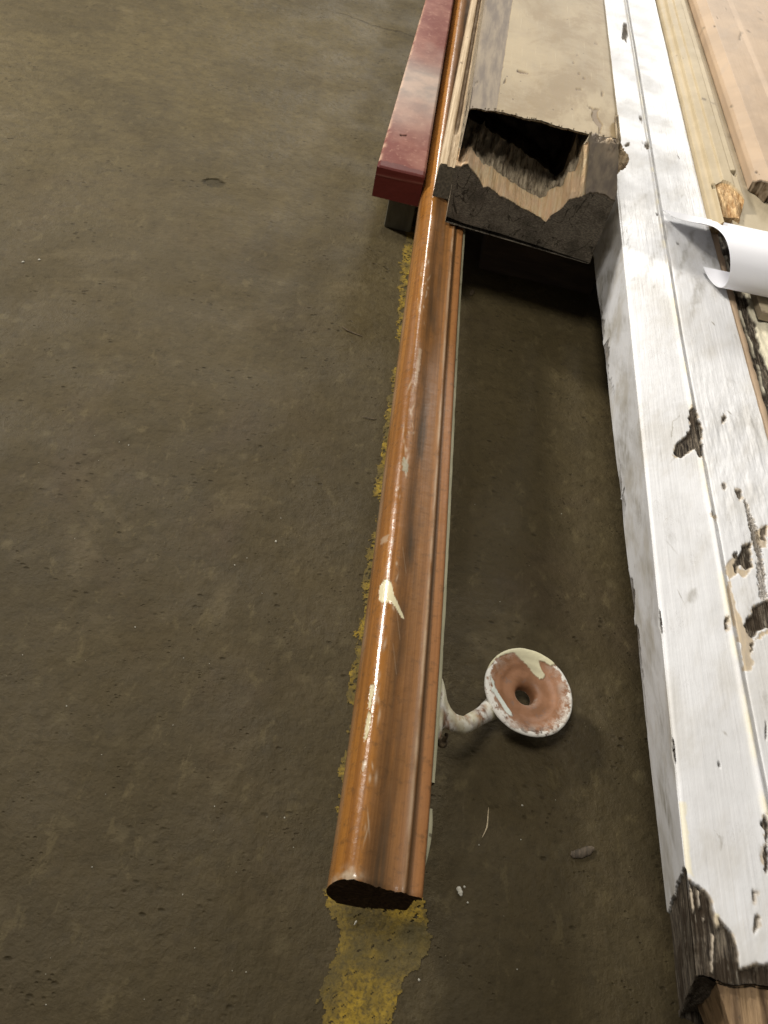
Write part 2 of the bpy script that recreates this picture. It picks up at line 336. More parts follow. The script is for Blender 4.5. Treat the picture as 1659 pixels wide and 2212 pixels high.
def mat_red():
    s = NT('worn_red_paint')
    f = s.mix(s.ramp(s.noise(18, detail=5, rough=0.6), 0.35, 0.68), (0.150, 0.046, 0.036), (0.225, 0.098, 0.074))
    f = s.mix(s.ramp(s.noise(110, detail=4), 0.55, 0.72, 0, 0.5), f, (0.36, 0.20, 0.15))
    c = s.mix(s.attr('grey'), f, s.mix(s.ramp(s.noise(26, detail=5), 0.35, 0.7), (0.40, 0.31, 0.255), (0.26, 0.225, 0.20)))
    c = s.mix(s.attr('edge'), c, (0.58, 0.40, 0.28))
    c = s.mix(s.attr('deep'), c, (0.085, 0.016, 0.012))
    c = s.mix(s.attr('dent'), c, (0.03, 0.012, 0.008))
    b = s.bump(s.noise(120, detail=4), 0.0008, 0.6)
    return s.done(c, s.math('MULTIPLY_ADD', s.attr('deep'), -0.10, 0.66), b, 0.16)
def mat_plain(name, c1, c2, scale=30, vec=(1, 0.15, 1), rough=0.7, bumpd=0.0012, spots=0.0, spec=0.35, speckc=(0.05, 0.035, 0.02)):
    s = NT(name); n = s.noise(scale, s.vec(vec), detail=6, rough=0.65, dist=0.3)
    c = s.mix(s.ramp(n, 0.34, 0.67), c1, c2)
    if spots: c = s.mix(s.ramp(s.noise(scale * 2.3, s.vec((1, 0.6, 1)), detail=4), 0.64, 0.70, 0, spots), c, speckc)
    return s.done(c, rough, s.bump(n, bumpd, 0.8), spec)
def mat_moulded(name, c1, c2, dirt_shade):
    s = NT(name)
    c = s.mix(s.ramp(s.noise(12, detail=4), 0.35, 0.68), c1, c2)
    sm = s.n('ShaderNodeVectorRotate', rotation_type='Z_AXIS'); s.put(sm.inputs[0], s.obj); sm.inputs['Angle'].default_value = 0.4
    c = s.mix(s.ramp(s.noise(1.0, s.vec((46, 12, 30), sm.outputs[0]), detail=5), 0.52, 0.70, 0, 0.55), c, dirt_shade)
    sp = s.math('MULTIPLY', s.ramp(s.vor(62, s.vec((1.5, 0.5, 1))), 0.07, 0.12, 1, 0), s.ramp(s.noise(21, detail=2), 0.57, 0.63))
    c = s.mix(s.math('MULTIPLY', sp, 0.8), c, (0.16, 0.11, 0.065))
    c = s.mix(s.attr('chip'), c, s.mix(s.ramp(s.noise(70, detail=5), 0.35, 0.65), (0.085, 0.055, 0.03), (0.24, 0.19, 0.13)))
    g = s.noise(1.0, s.vec((300, 45, 160)), detail=6, rough=0.65, dist=0.8)
    c = s.mix(s.attr('fresh'), c, s.mix(s.ramp(g, 0.36, 0.64), (0.36, 0.19, 0.07), (0.74, 0.52, 0.27)))
    c = s.mix(s.attr('void'), c, (0.05, 0.03, 0.012))
    b = s.bump(s.noise(1.0, s.vec((350, 12, 350)), detail=5), 0.0004, 0.6); b = s.bump(s.noise(50, detail=4), 0.001, 0.5, b)
    b = s.bump(s.math('MULTIPLY', g, s.attr('fresh')), 0.004, 1.0, b)
    return s.done(c, 0.62, b, 0.15)
def mat_bracket():
    s = NT('painted_bracket_metal')
    c = s.mix(s.ramp(s.noise(55, detail=4), 0.35, 0.65), (0.23, 0.108, 0.050), (0.315, 0.155, 0.080))
    c = s.mix(s.ramp(s.noise(160, detail=4), 0.58, 0.70, 0, 0.6), c, (0.20, 0.13, 0.10))
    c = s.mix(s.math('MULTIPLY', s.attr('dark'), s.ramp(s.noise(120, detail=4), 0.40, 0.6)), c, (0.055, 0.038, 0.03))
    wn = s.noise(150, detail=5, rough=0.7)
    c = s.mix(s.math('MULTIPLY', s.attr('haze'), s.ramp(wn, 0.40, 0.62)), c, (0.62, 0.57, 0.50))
    c = s.mix(s.math('MULTIPLY', s.attr('white'), s.ramp(s.noise(110, detail=5, rough=0.7), 0.36, 0.45)), c, (0.70, 0.68, 0.62))
    c = s.mix(s.attr('cream'), c, (0.60, 0.56, 0.38)); c = s.mix(s.attr('drip'), c, (0.62, 0.66, 0.60))
    hgt = s.math('ADD', s.attr('cream'), s.attr('drip'))
    b = s.bump(wn, 0.0008, 0.7); b = s.bump(hgt, 0.0004, 1.0, b)
    return s.done(c, 0.48, b, 0.4)
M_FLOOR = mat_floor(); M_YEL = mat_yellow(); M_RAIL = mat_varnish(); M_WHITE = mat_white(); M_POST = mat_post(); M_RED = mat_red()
M_BRK = mat_bracket()
M_OLD = mat_plain('old_grey_brown_wood', (0.052, 0.042, 0.030), (0.13, 0.10, 0.068), 160, (1, 0.06, 1), 0.8, 0.003, 0.4)
M_TEN = mat_plain('bare_tenon_wood', (0.11, 0.066, 0.033), (0.34, 0.225, 0.12), 130, (1, 0.07, 1), 0.7, 0.003, 0.5)
M_SLEEP = mat_plain('support_timber_wood', (0.030, 0.019, 0.012), (0.060, 0.040, 0.024), 40, (0.2, 1, 1), 0.85, 0.002)
M_BLOCK = mat_plain('support_block_wood', (0.10, 0.090, 0.062), (0.15, 0.135, 0.095), 60, (1, 1, 0.3), 0.85, 0.001)
M_GREEN = mat_plain('green_grey_paint', (0.30, 0.285, 0.185), (0.40, 0.37, 0.245), 60, (1, 0.3, 1), 0.5, 0.0008, 0.7)
M_MOULD = mat_moulded('cream_casing_paint', (0.47, 0.385, 0.25), (0.40, 0.325, 0.205), (0.44, 0.37, 0.26))
M_MOULD2 = mat_moulded('tan_board_paint', (0.47, 0.345, 0.23), (0.40, 0.295, 0.20), (0.42, 0.32, 0.23))
M_PANEL = mat_moulded('beige_panel_paint', (0.52, 0.44, 0.31), (0.45, 0.38, 0.26), (0.34, 0.28, 0.19))
M_DARK = mat_plain('dark_dry_wood', (0.05, 0.035, 0.02), (0.11, 0.08, 0.045), 300, (1, 1, 1), 0.8, 0.0004)
M_STRAW = mat_plain('pale_splinter_wood', (0.36, 0.29, 0.18), (0.46, 0.38, 0.25), 300, (1, 1, 1), 0.7, 0.0004)
M_FLAKE = mat_plain('white_paint_flake', (0.40, 0.38, 0.31), (0.52, 0.50, 0.43), 300, (1, 1, 1), 0.6, 0.0004)
def mat_paper():
    s = NT('white_paper'); s.b.inputs['Subsurface Weight'].default_value = 0.0
    s.t.links.remove(s.t.links[0]) if False else None
    tr = s.n('ShaderNodeBsdfTranslucent'); tr.inputs[0].default_value = (0.80, 0.80, 0.84, 1)
    mx = s.n('ShaderNodeMixShader'); mx.inputs[0].default_value = 0.10
    out = s.t.nodes['Material Output']
    s.t.links.new(s.b.outputs[0], mx.inputs[1]); s.t.links.new(tr.outputs[0], mx.inputs[2]); s.t.links.new(mx.outputs[0], out.inputs[0])
    return s.done((0.90, 0.905, 0.95), 0.6, s.bump(s.noise(700, detail=3), 0.0001, 0.5), 0.2)
M_PAPER = mat_paper()
def mat_brownboard():
    s = NT('stripped_board_wood')
    g = s.noise(1.0, s.vec((420, 9, 420)), detail=6, rough=0.65)
    c = s.mix(s.ramp(g, 0.35, 0.66), (0.36, 0.27, 0.165), (0.56, 0.45, 0.31))
    c = s.mix(s.math('MULTIPLY', s.attr('brown'), s.ramp(s.noise(30, detail=4), 0.3, 0.6, 0.6, 1)), c, (0.185, 0.12, 0.062))
    c = s.mix(s.attr('end'), c, s.mix(s.ramp(s.noise(300, detail=4), 0.35, 0.7), (0.035, 0.028, 0.018), (0.075, 0.062, 0.042)))
    c = s.mix(s.ramp(s.noise(45, detail=4), 0.68, 0.74, 0, 0.7), c, (0.09, 0.055, 0.03))
    return s.done(c, 0.7, s.bump(g, 0.0012, 0.8), 0.3)
M_STRIP = mat_brownboard()

# ------------------------------------------------------------------ setting: floor and its worn stripe
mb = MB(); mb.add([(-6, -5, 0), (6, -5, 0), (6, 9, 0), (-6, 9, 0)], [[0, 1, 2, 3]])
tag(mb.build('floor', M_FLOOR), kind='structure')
# stripe: left edge / right edge against y
LE = [(-.3, .045), (.05, .040), (.12, .060), (.1464, .0573), (.165, .0625), (.185, .0650), (.205, .0540), (.2196, .0450), (.24, .0440), (.2848, .0400), (.3276, .0370), (.4236, .034), (.49, .0327), (.56, .028), (.6164, .0257), (.77, .0172), (.85, .015), (.91, .0134), (1.0, .004), (1.109, -.0059), (1.25, -.011), (1.45, -.016), (3.0, -.05)]
RE = [(-.3, .10), (.05, .108), (.1343, .116), (.150, .1165), (.157, .1235), (.168, .1240), (.176, .1370), (.1875, .1400), (.208, .1385), (.25, .125), (.30, .12), (.5, .11), (1.0, .085), (3.0, .03)]
ys = np.arange(-0.02, 1.9, 0.0011); xs_ = np.arange(-0.075, 0.16, 0.0011)
Xg, Yg = np.meshgrid(xs_, ys, indexing='ij')
le = np.interp(Yg, *zip(*LE)); re_ = np.interp(Yg, *zip(*RE))
e = np.minimum(Xg - le, re_ - Xg)
nz = fbm(Xg * 130, Yg * 75, 5) * 0.008 + fbm(Xg * 380, Yg * 380, 3) * 0.0045
gap = 0.016 * np.clip(fbm(Yg * 9 + 8.6, Xg * 3, 3) * 2.0 - .45, 0, 1)       # places where the edge has worn away
gap = np.where(Yg < 0.22, 0, gap)
inner = fbm(Xg * 95 + 40, Yg * 70, 5)                              # holes inside
sd = e + nz - gap
keep = (sd > 0.0012) & (inner < np.where(Yg < 0.22, 0.62, 0.38)) & (fbm(Xg * 330, Yg * 330, 3) < np.where(Yg < .22, .55, .36))
kq = keep[:-1, :-1] & keep[1:, 1:]
Zg = 0.0004 + 0.0005 * np.clip(fbm(Xg * 200, Yg * 200, 3) + 0.5, 0, 1)
dull = np.clip((Yg - 0.155) / 0.03, 0, 1) * np.clip((0.215 - Yg) / 0.01, 0, 1) * 0.5 + 0.5 * np.clip(fbm(Xg * 40, Yg * 30, 4) * 2.0, 0, 1)
mb = MB(); mb.grid(np.stack([Xg, Yg, Zg], -1), {'dull': np.clip(dull, 0, 1)}, flip=False, keep=kq)
tag(mb.build('floor_marking', M_YEL), kind='structure')

# ------------------------------------------------------------------ dunnage under the stack
def noisy_box(name, x0, x1, y0, y1, z0, z1, mat, parent=None, bev=0.003, step=0.006, amp=0.0008):
    bm = bmesh.new(); bmesh.ops.create_cube(bm, size=1)
    for v in bm.verts: v.co = Vector(((x0 + x1) / 2 + v.co.x * (x1 - x0), (y0 + y1) / 2 + v.co.y * (y1 - y0), (z0 + z1) / 2 + v.co.z * (z1 - z0)))
    bmesh.ops.bevel(bm, geom=bm.edges[:], offset=bev, segments=2, affect='EDGES', profile=0.6)
    me = bpy.data.meshes.new(name); bm.to_mesh(me); bm.free()
    for p in me.polygons: p.use_smooth = False
    return link(name, me, mat, parent)
tag(noisy_box('support_block', -.0475, -.003, 1.242, 1.33, 0, .0885, M_BLOCK), 'short dark timber block on the floor under the red board', 'block')
tag(noisy_box('support_timber', .115, .30, 1.185, 1.27, 0, .088, M_SLEEP), 'dark wooden support timber under the beige notched post', 'support timber')
tag(noisy_box('support_plank', .075, .20, 1.15, 1.30, .0895, .1275, M_SLEEP), 'flat dark wooden plank directly beneath the beige notched post', 'plank')

_rt = np.array([(.19, .0425), (.28, .0394), (.3875, .0364), (.44, .0343), (.546, .0285), (.65, .0225), (.755, .0168), (.93, .0092), (1.105, .0036), (1.5, -.0105), (2.02, -.0245), (2.8, -.045)])
_rc = np.polyfit(_rt[:, 0], _rt[:, 1], 5)
def rail_x(y):
    return np.polyval(_rc, y)

# ------------------------------------------------------------------ red painted board
def red_board():
    x0, x1, y0, y1, z0, z1 = -.0705, .0, 1.165, 2.6, .0895, .137
    nx, ny, nz = 70, 620, 26
    mb = MB()
    yv = y0 + (y1 - y0) * np.linspace(0, 1, ny) ** 1.5; yv[0] = y0
    xv = np.linspace(x0, x1, nx)
    X, Y = np.meshgrid(xv, yv, indexing='ij')
    fx_ = (X - x0) / (x1 - x0); shift = -0.008 * (Y - 1.165) * (1 - fx_) + fx_ * (rail_x(Y) + .0004 - x1)
    e = np.minimum(X - x0, x1 - X); ef = Y - y0
    Z = z1 - 0.0022 * np.exp(-(e / 0.0018) ** 2) - 0.002 * np.exp(-(ef / .002) ** 2) + 0.0004 * fbm(X * 60, Y * 30)
    n = fbm(X * 90, Y * 60, 4)
    grey = np.clip((Y - 1.27 + 0.06 * fbm(X * 20, Y * 12, 3)) / 0.16, 0, 1) * np.clip((1.66 - Y + 0.06 * fbm(X * 20, Y * 12, 3)) / 0.16, 0, 1) * .92
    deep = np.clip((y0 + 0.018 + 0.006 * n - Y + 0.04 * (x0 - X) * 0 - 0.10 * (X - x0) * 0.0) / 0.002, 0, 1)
    edge = np.exp(-(np.minimum(X - x0, 99) / 0.0035) ** 2) * np.clip(0.6 + n * 1.2, 0, 1)
    dp = zpoly([(600, 70), (640, 80), (690, 78), (692, 98), (600, 96)], 768., 274.3, .1653, .14)
    dent = mask(X, Y, dp, .001, .001)
    for cx_, cy_ in ((829, 188), (852, 60), (868, 80)):
        p = at(cx_ + 30, cy_, .14); dent = np.maximum(dent, np.clip(1.6 - np.hypot(X - p[0], (Y - p[1])) / .0018, 0, 1))
    mb.grid(np.stack([X + shift, Y, Z - dent * .002], -1), {'grey': grey, 'deep': deep, 'edge': edge * .7, 'dent': dent})
    # end face
    zv = np.linspace(z0, z1 - .002, nz); XX, ZZ = np.meshgrid(xv, zv, indexing='ij')
    YY = y0 - 0.0 + 0.0016 * np.exp(-((z1 - .002 - ZZ) / .0016) ** 2) * 0 + 0.0015 * (ZZ > z1 - .017)
    YY = y0 + 0.0004 * fbm(XX * 90, ZZ * 90)
    ln = np.exp(-((ZZ - (z1 - .0135 + (XX - x0) * .03)) / .0011) ** 2)
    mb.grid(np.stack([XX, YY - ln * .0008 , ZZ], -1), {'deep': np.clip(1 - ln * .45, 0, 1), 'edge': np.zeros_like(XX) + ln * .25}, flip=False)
    # sides, bottom and back
    for xe, fl in ((x0, True), (x1, False)):
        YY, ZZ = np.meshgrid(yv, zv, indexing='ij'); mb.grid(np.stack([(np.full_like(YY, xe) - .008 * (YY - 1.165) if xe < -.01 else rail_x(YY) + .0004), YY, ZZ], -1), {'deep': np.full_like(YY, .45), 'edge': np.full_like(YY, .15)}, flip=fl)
    mb.add([(x0, y0, z0), (x1, y0, z0), (x1, y1, z0), (x0, y1, z0), (x0, y1, z1), (x1, y1, z1)], [[3, 2, 1, 0], [3, 2, 5, 4]], {})
    o = mb.build('red_board', M_RED)
    return tag(o, 'thick board in worn red paint with a faded grey patch, leftmost of the stack', 'board')
red_board()

# ------------------------------------------------------------------ handrail
RZ = 0.0
def rail_profile():
    P = []
    cx_, cz_, rx, rz = .0182, .1000, .0182, .0305
    for a in np.linspace(-75, 85, 46):          # from the underside round the nose to its top
        t = math.radians(180 - a) if True else 0
        P.append((cx_ + rx * math.cos(t), cz_ + rz * math.sin(t)))
    top = [(.0185, .1300), (.0220, .1293), (.0255, .1278), (.0290, .1260), (.0330, .1244), (.0380, .1233), (.0440, .1230), (.0478, .1236), (.0498, .1250), (.0512, .1254), (.0526, .1247), (.0533, .1228), (.0542, .1204), (.0552, .1202), (.0562, .1210), (.0600, .1212), (.0640, .1210), (.0655, .1200), (.0662, .1180), (.0655, .1155), (.0612, .1148), (.0608, .110), (.0608, .0890), (.0590, .0850), (.0500, .0815), (.036, .0750), (.026, .0705)]
    pts = np.array(P + top)
    # smooth resample
    d = np.r_[0, np.cumsum(np.hypot(*np.diff(pts, axis=0).T))]
    t = np.linspace(0, d[-1], 320)
    Q = np.c_[np.interp(t, d, pts[:, 0]), np.interp(t, d, pts[:, 1])]
    for _ in range(14): Q[1:-1] = (Q[:-2] + 2 * Q[1:-1] + Q[2:]) / 4
    return Q
RAILY0 = .190
def handrail():
    root = empty('handrail', (.06, .19, 0), 'long varnished wooden handrail with rounded nose reaching out of the stack over the floor', 'handrail')
    pr = rail_profile(); n = len(pr)
    yv = RAILY0 + np.r_[np.arange(0, .95, .0016), np.arange(.95, 2.6, .012)]
    U = pr[:, 0][:, None] + 0 * yv[None, :]; Zc = pr[:, 1][:, None] + 0 * yv[None, :]; Y = 0 * U + yv[None, :]
    near = np.exp(-((Y - RAILY0) / .0016) ** 2)
    upper = (np.arange(n)[:, None] > 22) & (Zc > .112)
    ragged = .0012 * fbm(U * 260, U * 90, 3) * near
    X = rail_x(Y) + U; X = X + .0010 * fbm(Y * 5, U * 10, 2) * 0
    Zc = Zc - near * .0008 * upper
    Y2 = Y + ragged
    att = {k: np.zeros_like(X) for k in ('wear', 'pale', 'grey', 'cream', 'end')}
    att['u'] = np.clip(U / .0662, 0, 1) * np.ones_like(X)
    UP = (np.arange(n)[:, None] >= 30) & (np.arange(n)[:, None] < 282) & (Y > 0)
    # dark worn band on the flat, broken along the length
    band = np.exp(-((U - .0315 - .003 * fbm(Y * 8, U * 30, 3)) / .0095) ** 2)
    att['wear'] = UP * np.clip(band * (0.66 + 1.1 * fbm(Y * 14, U * 90, 4)) + np.exp(-((U - .0545) / .0016) ** 2) * .8, 0, .88)
    # pale wear on nose and bead
    bead = np.exp(-((U - .0508) / .0016) ** 2)
    att['pale'] = UP * np.clip(bead * (.30 + .5 * fbm(Y * 40, U * 300, 3)), 0, .5)
    leftface = np.exp(-((U - .0005) / .0012) ** 2); att['pale'] = np.maximum(att['pale'], leftface * .35 * np.clip(.5 + fbm(Y * 20, U * 100, 3), 0, 1) * (np.arange(n)[:, None] < 90))
    nearend = np.exp(-((Y - RAILY0) / .006) ** 2) * np.exp(-((U - .012) / .008) ** 2)
    att['pale'] = np.maximum(att['pale'], UP * np.clip(nearend * (1.0 + 1.8 * fbm(U * 300, Y * 300, 3)), 0, .85))
    def blot(key, px, z, soft=.0008, jit=.0012, val=1.0, ox=0, oy=0, s=1.0):
        poly = zpoly(px, ox, oy, s, z)
        m_ = mask(X, Y, poly, soft, jit, 700) * UP * val
        att[key] = np.maximum(att[key], m_)
    blot('cream', [(822, 1262), (830, 1250), (838, 1250), (846, 1266), (850, 1286), (858, 1300), (868, 1318), (874, 1330), (868, 1331), (856, 1316), (846, 1304), (826, 1300), (820, 1290)], .1285, .0006, .0006)
    for p in ([(858, 2690 / 1.823), (873 / 1, 1477), (867, 1500), (860, 1518), (852, 1512)],):
        pass
    # white paint smears at the nose
    blot('cream', [(802, 1474), (810, 1476), (808, 1494), (805, 1510), (800, 1530), (797, 1522), (799, 1500)], .130, .0005, .0009, .9)
    blot('cream', [(797, 1532), (803, 1540), (801, 1560), (795, 1588), (788, 1598), (790, 1570)], .130, .0005, .0009, .9)
    blot('pale', [(786, 1642), (792, 1644), (788, 1662), (781, 1666)], .130, .0005, .0009, .9)
    blot('grey', [(868, 990), (878, 998), (882, 1015), (876, 1028), (868, 1020)], .127, .001, .002, .8)
    blot('pale', [(904, 756), (910, 760), (905, 800), (898, 835), (895, 820)], .126, .001, .002, .5)
    blot('pale', [(828, 1146), (842, 1152), (838, 1165), (826, 1160)], .130, .001, .002, .5)
    for _ in range(60):
        yy = .22 + .75 * rng.rand(); uu = .012 + .012 * rng.rand(); L = .002 + .008 * rng.rand() ** 2; wd = .0004 + .0008 * rng.rand()
        m_ = np.exp(-((Y - yy) / L) ** 2 - ((U - uu - (Y - yy) * rng.randn() * .15) / wd) ** 2) * UP
        att['pale'] = np.maximum(att['pale'], m_ * (.35 + .5 * rng.rand()))
    for _ in range(3):      # long scratches across the flat
        yy = .32 + .3 * rng.rand(); u0 = .026; t = (Y - yy)
        m_ = np.exp(-((U - u0 + t * .22) / .0004) ** 2) * (np.abs(t) < .014) * UP * .4
        att['pale'] = np.maximum(att['pale'], m_ * .5)
    mb = MB(); mb.grid(np.stack([X, Y2, Zc], -1), att, flip=True)
    # underside closing strip
    a = np.stack([X[-1], Y2[-1], Zc[-1]], -1); b = np.stack([X[0], Y2[0], Zc[0]], -1)
    mb.grid(np.stack([a, b]), {'end': np.full((2, len(yv)), .4)}, flip=True)
    # end face as fan of the profile at y0
    ring = np.stack([X[:, 0], Y2[:, 0], Zc[:, 0]], -1); c0 = ring.mean(0); c0[1] += .0004
    rings = np.stack([ring * (1 - k) + c0 * k for k in np.linspace(0, 1, 14)])
    rings = np.concatenate([rings, rings[:, :1]], 1)
    rings[1:, :, 1] += .0006 * fbm(rings[1:, :, 0] * 500, rings[1:, :, 2] * 500, 3)
    mb.grid(rings, {'end': np.ones(rings.shape[:2])}, flip=False)
    mb.build('rail_body', M_RAIL, root)
    # strip of cream-green paint left along the lower right edge
    yv = np.r_[np.arange(.2765, 1.2, .0022)]; xl = rail_x(yv)
    wv = .0036 + .0006 * fbm(yv * 60, yv * 7, 3)
    prof = [(.0590, .1150, 0), (.0655, .1146, 0), (.0655, .1146, 1), (.0655, .1080, 1), (.0600, .1072, 0)]
    G = np.stack([np.stack([xl + u + k * wv, yv, 0 * yv + z], -1) for u, z, k in prof])
    mb = MB(); mb.grid(G, flip=True); mb.grid(G[::-1][:2] * [1, 1, 1] + [0, 0, -.001], flip=True)
    yv = np.arange(.214, .2560, .002); xl = rail_x(yv); wv = .0010 + .0030 * np.sin(np.clip((yv - .214) / .04, 0, 1) * 2.4)
    mb.grid(np.stack([np.stack([xl + u + k * wv, yv, 0 * yv + z], -1) for u, z, k in prof]), flip=True)
    mb.build('paint_edge', M_GREEN, root)
    # ---- wall bracket
    C = at(1142, 1494, .035); tilt = Matrix.Rotation(math.radians(7), 3, Vector((.6, 1, 0)).normalized())
    prof = [(.0090, -.0185), (.0092, -.0120), (.0098, -.0088), (.0118, -.0060), (.0150, -.0044), (.0195, -.0038), (.0235, -.0036), (.0262, -.0026), (.0285, -.0010), (.0330, -.0002), (.0370, .0014), (.0400, .0021), (.0425, .0023), (.0440, .0016), (.0446, .0001), (.0438, -.0016), (.0410, -.0028), (.0330, -.0058), (.0200, -.0120), (.0120, -.0175), (.0090, -.0185)]
    pp = np.array(prof); d = np.r_[0, np.cumsum(np.hypot(*np.diff(pp, axis=0).T))]; t = np.linspace(0, d[-1], 150)
    r_ = np.interp(t, d, pp[:, 0]); z_ = np.interp(t, d, pp[:, 1])
    for _ in range(10): r_[1:-1] = (r_[:-2] + 2 * r_[1:-1] + r_[2:]) / 4; z_[1:-1] = (z_[:-2] + 2 * z_[1:-1] + z_[2:]) / 4
    th = np.linspace(0, 2 * np.pi, 200)
    Rr, Th = np.meshgrid(r_, th, indexing='ij'); Zz = np.repeat(z_[:, None], len(th), 1)
    wob = 1 + .012 * fbm(np.cos(Th) * 3 + 5, np.sin(Th) * 3 + 5, 3) * (Rr > .035)
    Rr = Rr * 1.022 * wob
    L = np.stack([Rr * np.cos(Th), Rr * np.sin(Th), Zz], -1)
    W = L @ np.array(tilt).T + C
    up = (np.arange(150)[:, None] < 108) & (Rr > 0)
    nn = fbm(W[..., 0] * 260, W[..., 1] * 260, 4)
    ang = np.degrees(np.arctan2(W[..., 1] - C[1], W[..., 0] - C[0]))
    white = np.clip((Rr - .0418 + nn * .006) / .0010, 0, 1); white = np.maximum(white, (~up) * 1.0)
    lowleft = np.exp(-((ang + 150) / 35) ** 2)
    white = np.maximum(white, up * np.clip((Rr - .0375 + nn * .006) / .002, 0, 1) * np.clip(lowleft * 1.5, 0, 1))
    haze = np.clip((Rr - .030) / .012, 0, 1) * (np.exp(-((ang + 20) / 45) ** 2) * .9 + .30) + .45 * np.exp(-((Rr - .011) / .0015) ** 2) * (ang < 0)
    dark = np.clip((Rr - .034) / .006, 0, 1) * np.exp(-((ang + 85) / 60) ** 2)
    cp = zpoly([(870, 310), (800, 320), (700, 370), (650, 440), (600, 490), (590, 400), (700, 290), (860, 240), (1000, 235), (1150, 275), (1260, 345), (1285, 385), (1230, 412), (1150, 372), (1112, 368), (1140, 430), (1185, 480), (1172, 510), (1140, 512), (1080, 465), (1010, 400), (930, 350)], 905.1, 1343.9, .2315, .036)
    dp = zpoly([(640, 515), (690, 570), (700, 610), (740, 670), (800, 740), (870, 835), (875, 865), (850, 872), (815, 845), (740, 740), (690, 675), (655, 655), (680, 620)], 905.1, 1343.9, .2315, .036)
    cream = mask(W[..., 0], W[..., 1], cp, .0006, .0010, 600) * up; drip = mask(W[..., 0], W[..., 1], dp, .0006, .0008, 600) * up
    W[..., 2] += (cream + drip) * .0006 + white * .0004 * nn
    att = dict(white=white, haze=np.clip(haze, 0, 1), dark=dark, cream=cream, drip=drip)
    brk = MB()
    fl = MB(); fl.grid(W, att, flip=False)
    # arm: loft of ellipses from the plate under the rail to the back of the flange
    P0 = np.array([.1085, .352, .100]); P3 = C + np.array([-.034, -.0175, -.013])
    keys = [(0.0, P0 + [-.010, -.003, .004], .0290, .0026), (.14, P0 + [.001, -.003, .001], .0285, .0026), (.20, P0 + [.0030, -.002, -.003], .0230, .0030), (.27, P0 + [.0060, -.002, -.009], .0150, .0038), (.36, P0 + [.0105, -.002, -.015], .0102, .0050), (.48, P0 + [.0180, -.001, -.024], .0080, .0056), (.66, P0 + [.031, .006, -.037], .0074, .0060), (.82, (P0 + [.041, .013, -.044]) * .5 + P3 * .5, .0080, .0062), (1.0, P3 + [.004, .001, 0], .0115, .0070)]
    tk = np.array([k[0] for k in keys]); tt = np.linspace(0, 1, 90)
    pc = np.stack([np.interp(tt, tk, [k[1][i] for k in keys]) for i in range(3)], -1)
    for _ in range(6): pc[1:-1] = (pc[:-2] + 2 * pc[1:-1] + pc[2:]) / 4
    wa = np.interp(tt, tk, [k[2] for k in keys]); ta = np.interp(tt, tk, [k[3] for k in keys])
    for _ in range(3): wa[1:-1] = (wa[:-2] + 2 * wa[1:-1] + wa[2:]) / 4
    tg = np.gradient(pc, axis=0); tg /= np.linalg.norm(tg, axis=1)[:, None]
    side = np.array([0, 1.0, 0]) - tg * tg[:, 1:2]; side /= np.linalg.norm(side, axis=1)[:, None]; upv = np.cross(side, tg)
    ph = np.linspace(0, 2 * np.pi, 60)
    A = pc[:, None, :] + side[:, None, :] * (np.cos(ph) * wa[:, None])[..., None] + upv[:, None, :] * (np.sin(ph) * ta[:, None])[..., None]
    na = fbm(A[..., 0] * 150, A[..., 1] * 150, 4); A[..., 2] += na * .0004
    arm = MB(); arm.grid(A, dict(white=np.clip(.75 + na * 2, 0, 1), cream=np.clip(.45 + 2.6 * fbm(A[..., 0] * 50 + 7, A[..., 1] * 50, 3), 0, .8), dark=np.ones(na.shape) * .6), flip=False)
    wb = arm.build('wall_bracket', M_BRK, root)
    wb['label'] = 'cream splashed metal wall bracket'
    fl.build('flange', M_BRK, wb)
    # screw head hanging at the near end of the saddle
    s0 = aty(957, 1604, .318); s0 = at(955, 1606, .094)
    sc = MB(); zz = np.linspace(0, 1, 12); rr = np.interp(zz, [0, .25, .3, 1], [.0042, .0042, .0022, .0018])
    ph = np.linspace(0, 2 * np.pi, 24); S = np.stack([s0[0] + rr[:, None] * np.cos(ph), s0[1] + rr[:, None] * np.sin(ph), s0[2] + (zz[:, None] * .016) + 0 * ph], -1)
    sc.grid(S, flip=True); sc.grid(np.stack([S[0], S[0] * 0 + S[0].mean(0)]), flip=False); sc.build('screw', M_DARK, wb)
    return root
handrail()

